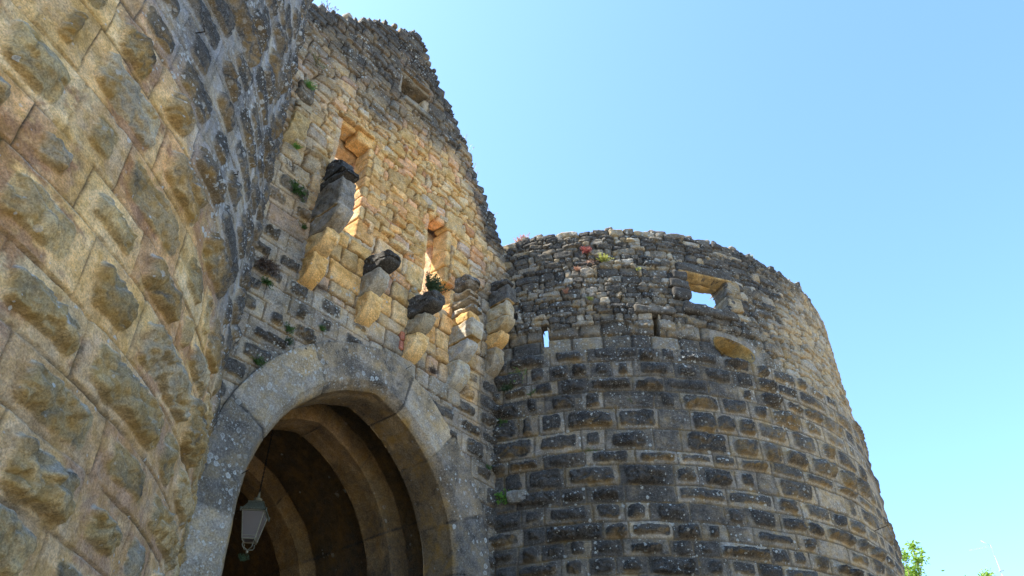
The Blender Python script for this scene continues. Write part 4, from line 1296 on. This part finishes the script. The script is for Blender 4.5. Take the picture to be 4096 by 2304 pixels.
def tree(loc, tips, label, seed, lsize=.10):
    """trunk, limbs to each shoot, leaves along the shoots"""
    rs = random.Random(seed)
    root = empty("leafy_tree", loc)
    tag(root, label, "tree", "trees beyond the right tower")
    tr = MB(); H = max(t[2] for t in tips)
    trunk = [(0, 0, 0), (.05, .02, H * .25), (-.05, .05, H * .5), (.05, 0, H * .72)]
    tr.add(tube(trunk, [.22, .17, .13, .07], 8))
    V = []; F = []
    for (x, y, z, n, spread) in tips:
        b0 = Vector(trunk[2]).lerp(Vector(trunk[3]), rs.random())
        tip = Vector((x, y, z)); mid = b0.lerp(tip, .5) + Vector((rs.uniform(-.2, .2), rs.uniform(-.2, .2), -.15))
        tr.add(tube([b0, mid, tip], [.05, .025, .008], 5))
        for k in range(int(n * 1.7)):
            t = rs.random() ** .7
            p = (b0.lerp(mid, t * 2) if t < .5 else mid.lerp(tip, t * 2 - 1)) if rs.random() < .75 else tip
            w = spread * (1.15 - .75 * t)
            p = p + Vector((rs.gauss(0, w), rs.gauss(0, w), rs.gauss(0, w * .8)))
            d = Vector((rs.uniform(-1, 1), rs.uniform(-1, 1), rs.uniform(-.9, .8))).normalized()
            a = d.orthogonal(); a.rotate(Matrix.Rotation(rs.uniform(0, 6.28), 3, d)); a = a.normalized() * lsize * .24
            L = lsize * rs.uniform(.7, 1.25); i = len(V)
            up_ = a.cross(d).normalized() * lsize * .08
            V += [p, p + d * L * .45 + a + up_, p + d * L, p + d * L * .45 - a + up_]
            F.append((i, i + 1, i + 2, i + 3))
    tr.build("trunk", M_BARK, root)
    new_obj("crown", np.array([tuple(v) for v in V]), F, M_LEAF, root, smooth=False)


def tip_at(px, py, dist, loc, n, sp):
    d = pix_dir(px, py); p = d * (dist / math.hypot(d.x, d.y)) + Vector((0, 0, CZ))
    return (p.x - loc[0], p.y - loc[1], p.z, n, sp)


d0 = pix_dir(3630, 2304); q = d0 * (25.0 / math.hypot(d0.x, d0.y)); tl = (q.x, q.y, 0)
tips = [tip_at(3650, 2185, 25, tl, 240, .10), tip_at(3615, 2225, 24.6, tl, 190, .12), tip_at(3685, 2205, 25.4, tl, 80, .05), tip_at(3670, 2235, 24.8, tl, 220, .12),
        tip_at(3600, 2290, 25.2, tl, 360, .17), tip_at(3640, 2290, 25, tl, 420, .18), tip_at(3660, 2320, 25.6, tl, 360, .2), tip_at(3580, 2330, 24.5, tl, 420, .26), tip_at(3700, 2400, 25, tl, 520, .3), tip_at(3560, 2420, 25, tl, 520, .3), tip_at(3640, 2440, 24.4, tl, 520, .35)]
tree(tl, tips, "light green leafy tree top just right of the tower's foot", 5, .115)
d0 = pix_dir(3945, 2304); q = d0 * (31.0 / math.hypot(d0.x, d0.y)); tl = (q.x, q.y, 0)
tips = [tip_at(3955, 2300, 31, tl, 150, .10), tip_at(3930, 2303, 31.3, tl, 100, .10), tip_at(3940, 2360, 31, tl, 420, .3), tip_at(3900, 2400, 31, tl, 420, .35), tip_at(3990, 2400, 31, tl, 420, .35)]
tree(tl, tips, "bare tip of a green tree at the bottom edge beside the antenna mast", 6, .115)

M_ALU = simple_mat("pale_aluminium", (.36, .38, .42), .5, .3, 10, .1)
d0 = pix_dir(3985, 2240); q = d0 * (34.0 / math.hypot(d0.x, d0.y))
ant = empty("television_antenna", (q.x, q.y, 0))
tag(ant, "thin antenna mast with a slanting toothed boom in the sky at lower right", "antenna")
dt = pix_dir(3955, 2181); zt = CZ + dt.z * 34.0 / math.hypot(dt.x, dt.y)
MB().add(tube([(0, 0, 0), (0, 0, zt)], .012, 8)).build("mast", M_ALU, ant)
bm_ = MB(); bv = Vector((-.86, -.1, -.20)).normalized()
top = Vector((0, 0, zt - .04))
bm_.add(tube([top - bv * .05, top + bv * .95], .005, 5))
for k in range(13):
    c_ = top + bv * (.10 + .068 * k); e_ = Vector((.25, .6, .75)).normalized() * (.055 - .001 * k)
    bm_.add(tube([c_ - e_, c_ + e_], .0035, 4))
bm_.build("boom", M_ALU, ant)
rf = MB()
for sg in (-1, 1):
    rf.add(tube([top, top + Vector((-.02 + .03 * sg, .1, sg * .02)) + Vector((-.22, .05, .24)) * (1 if sg > 0 else -.4)], .008, 5))
rf.build("reflector", M_ALU, ant)
MB().add(tube([(-.06, 0, zt - .98), (.12, 0, zt - .96)], .018, 5)).build("bracket", M_ALU, ant)
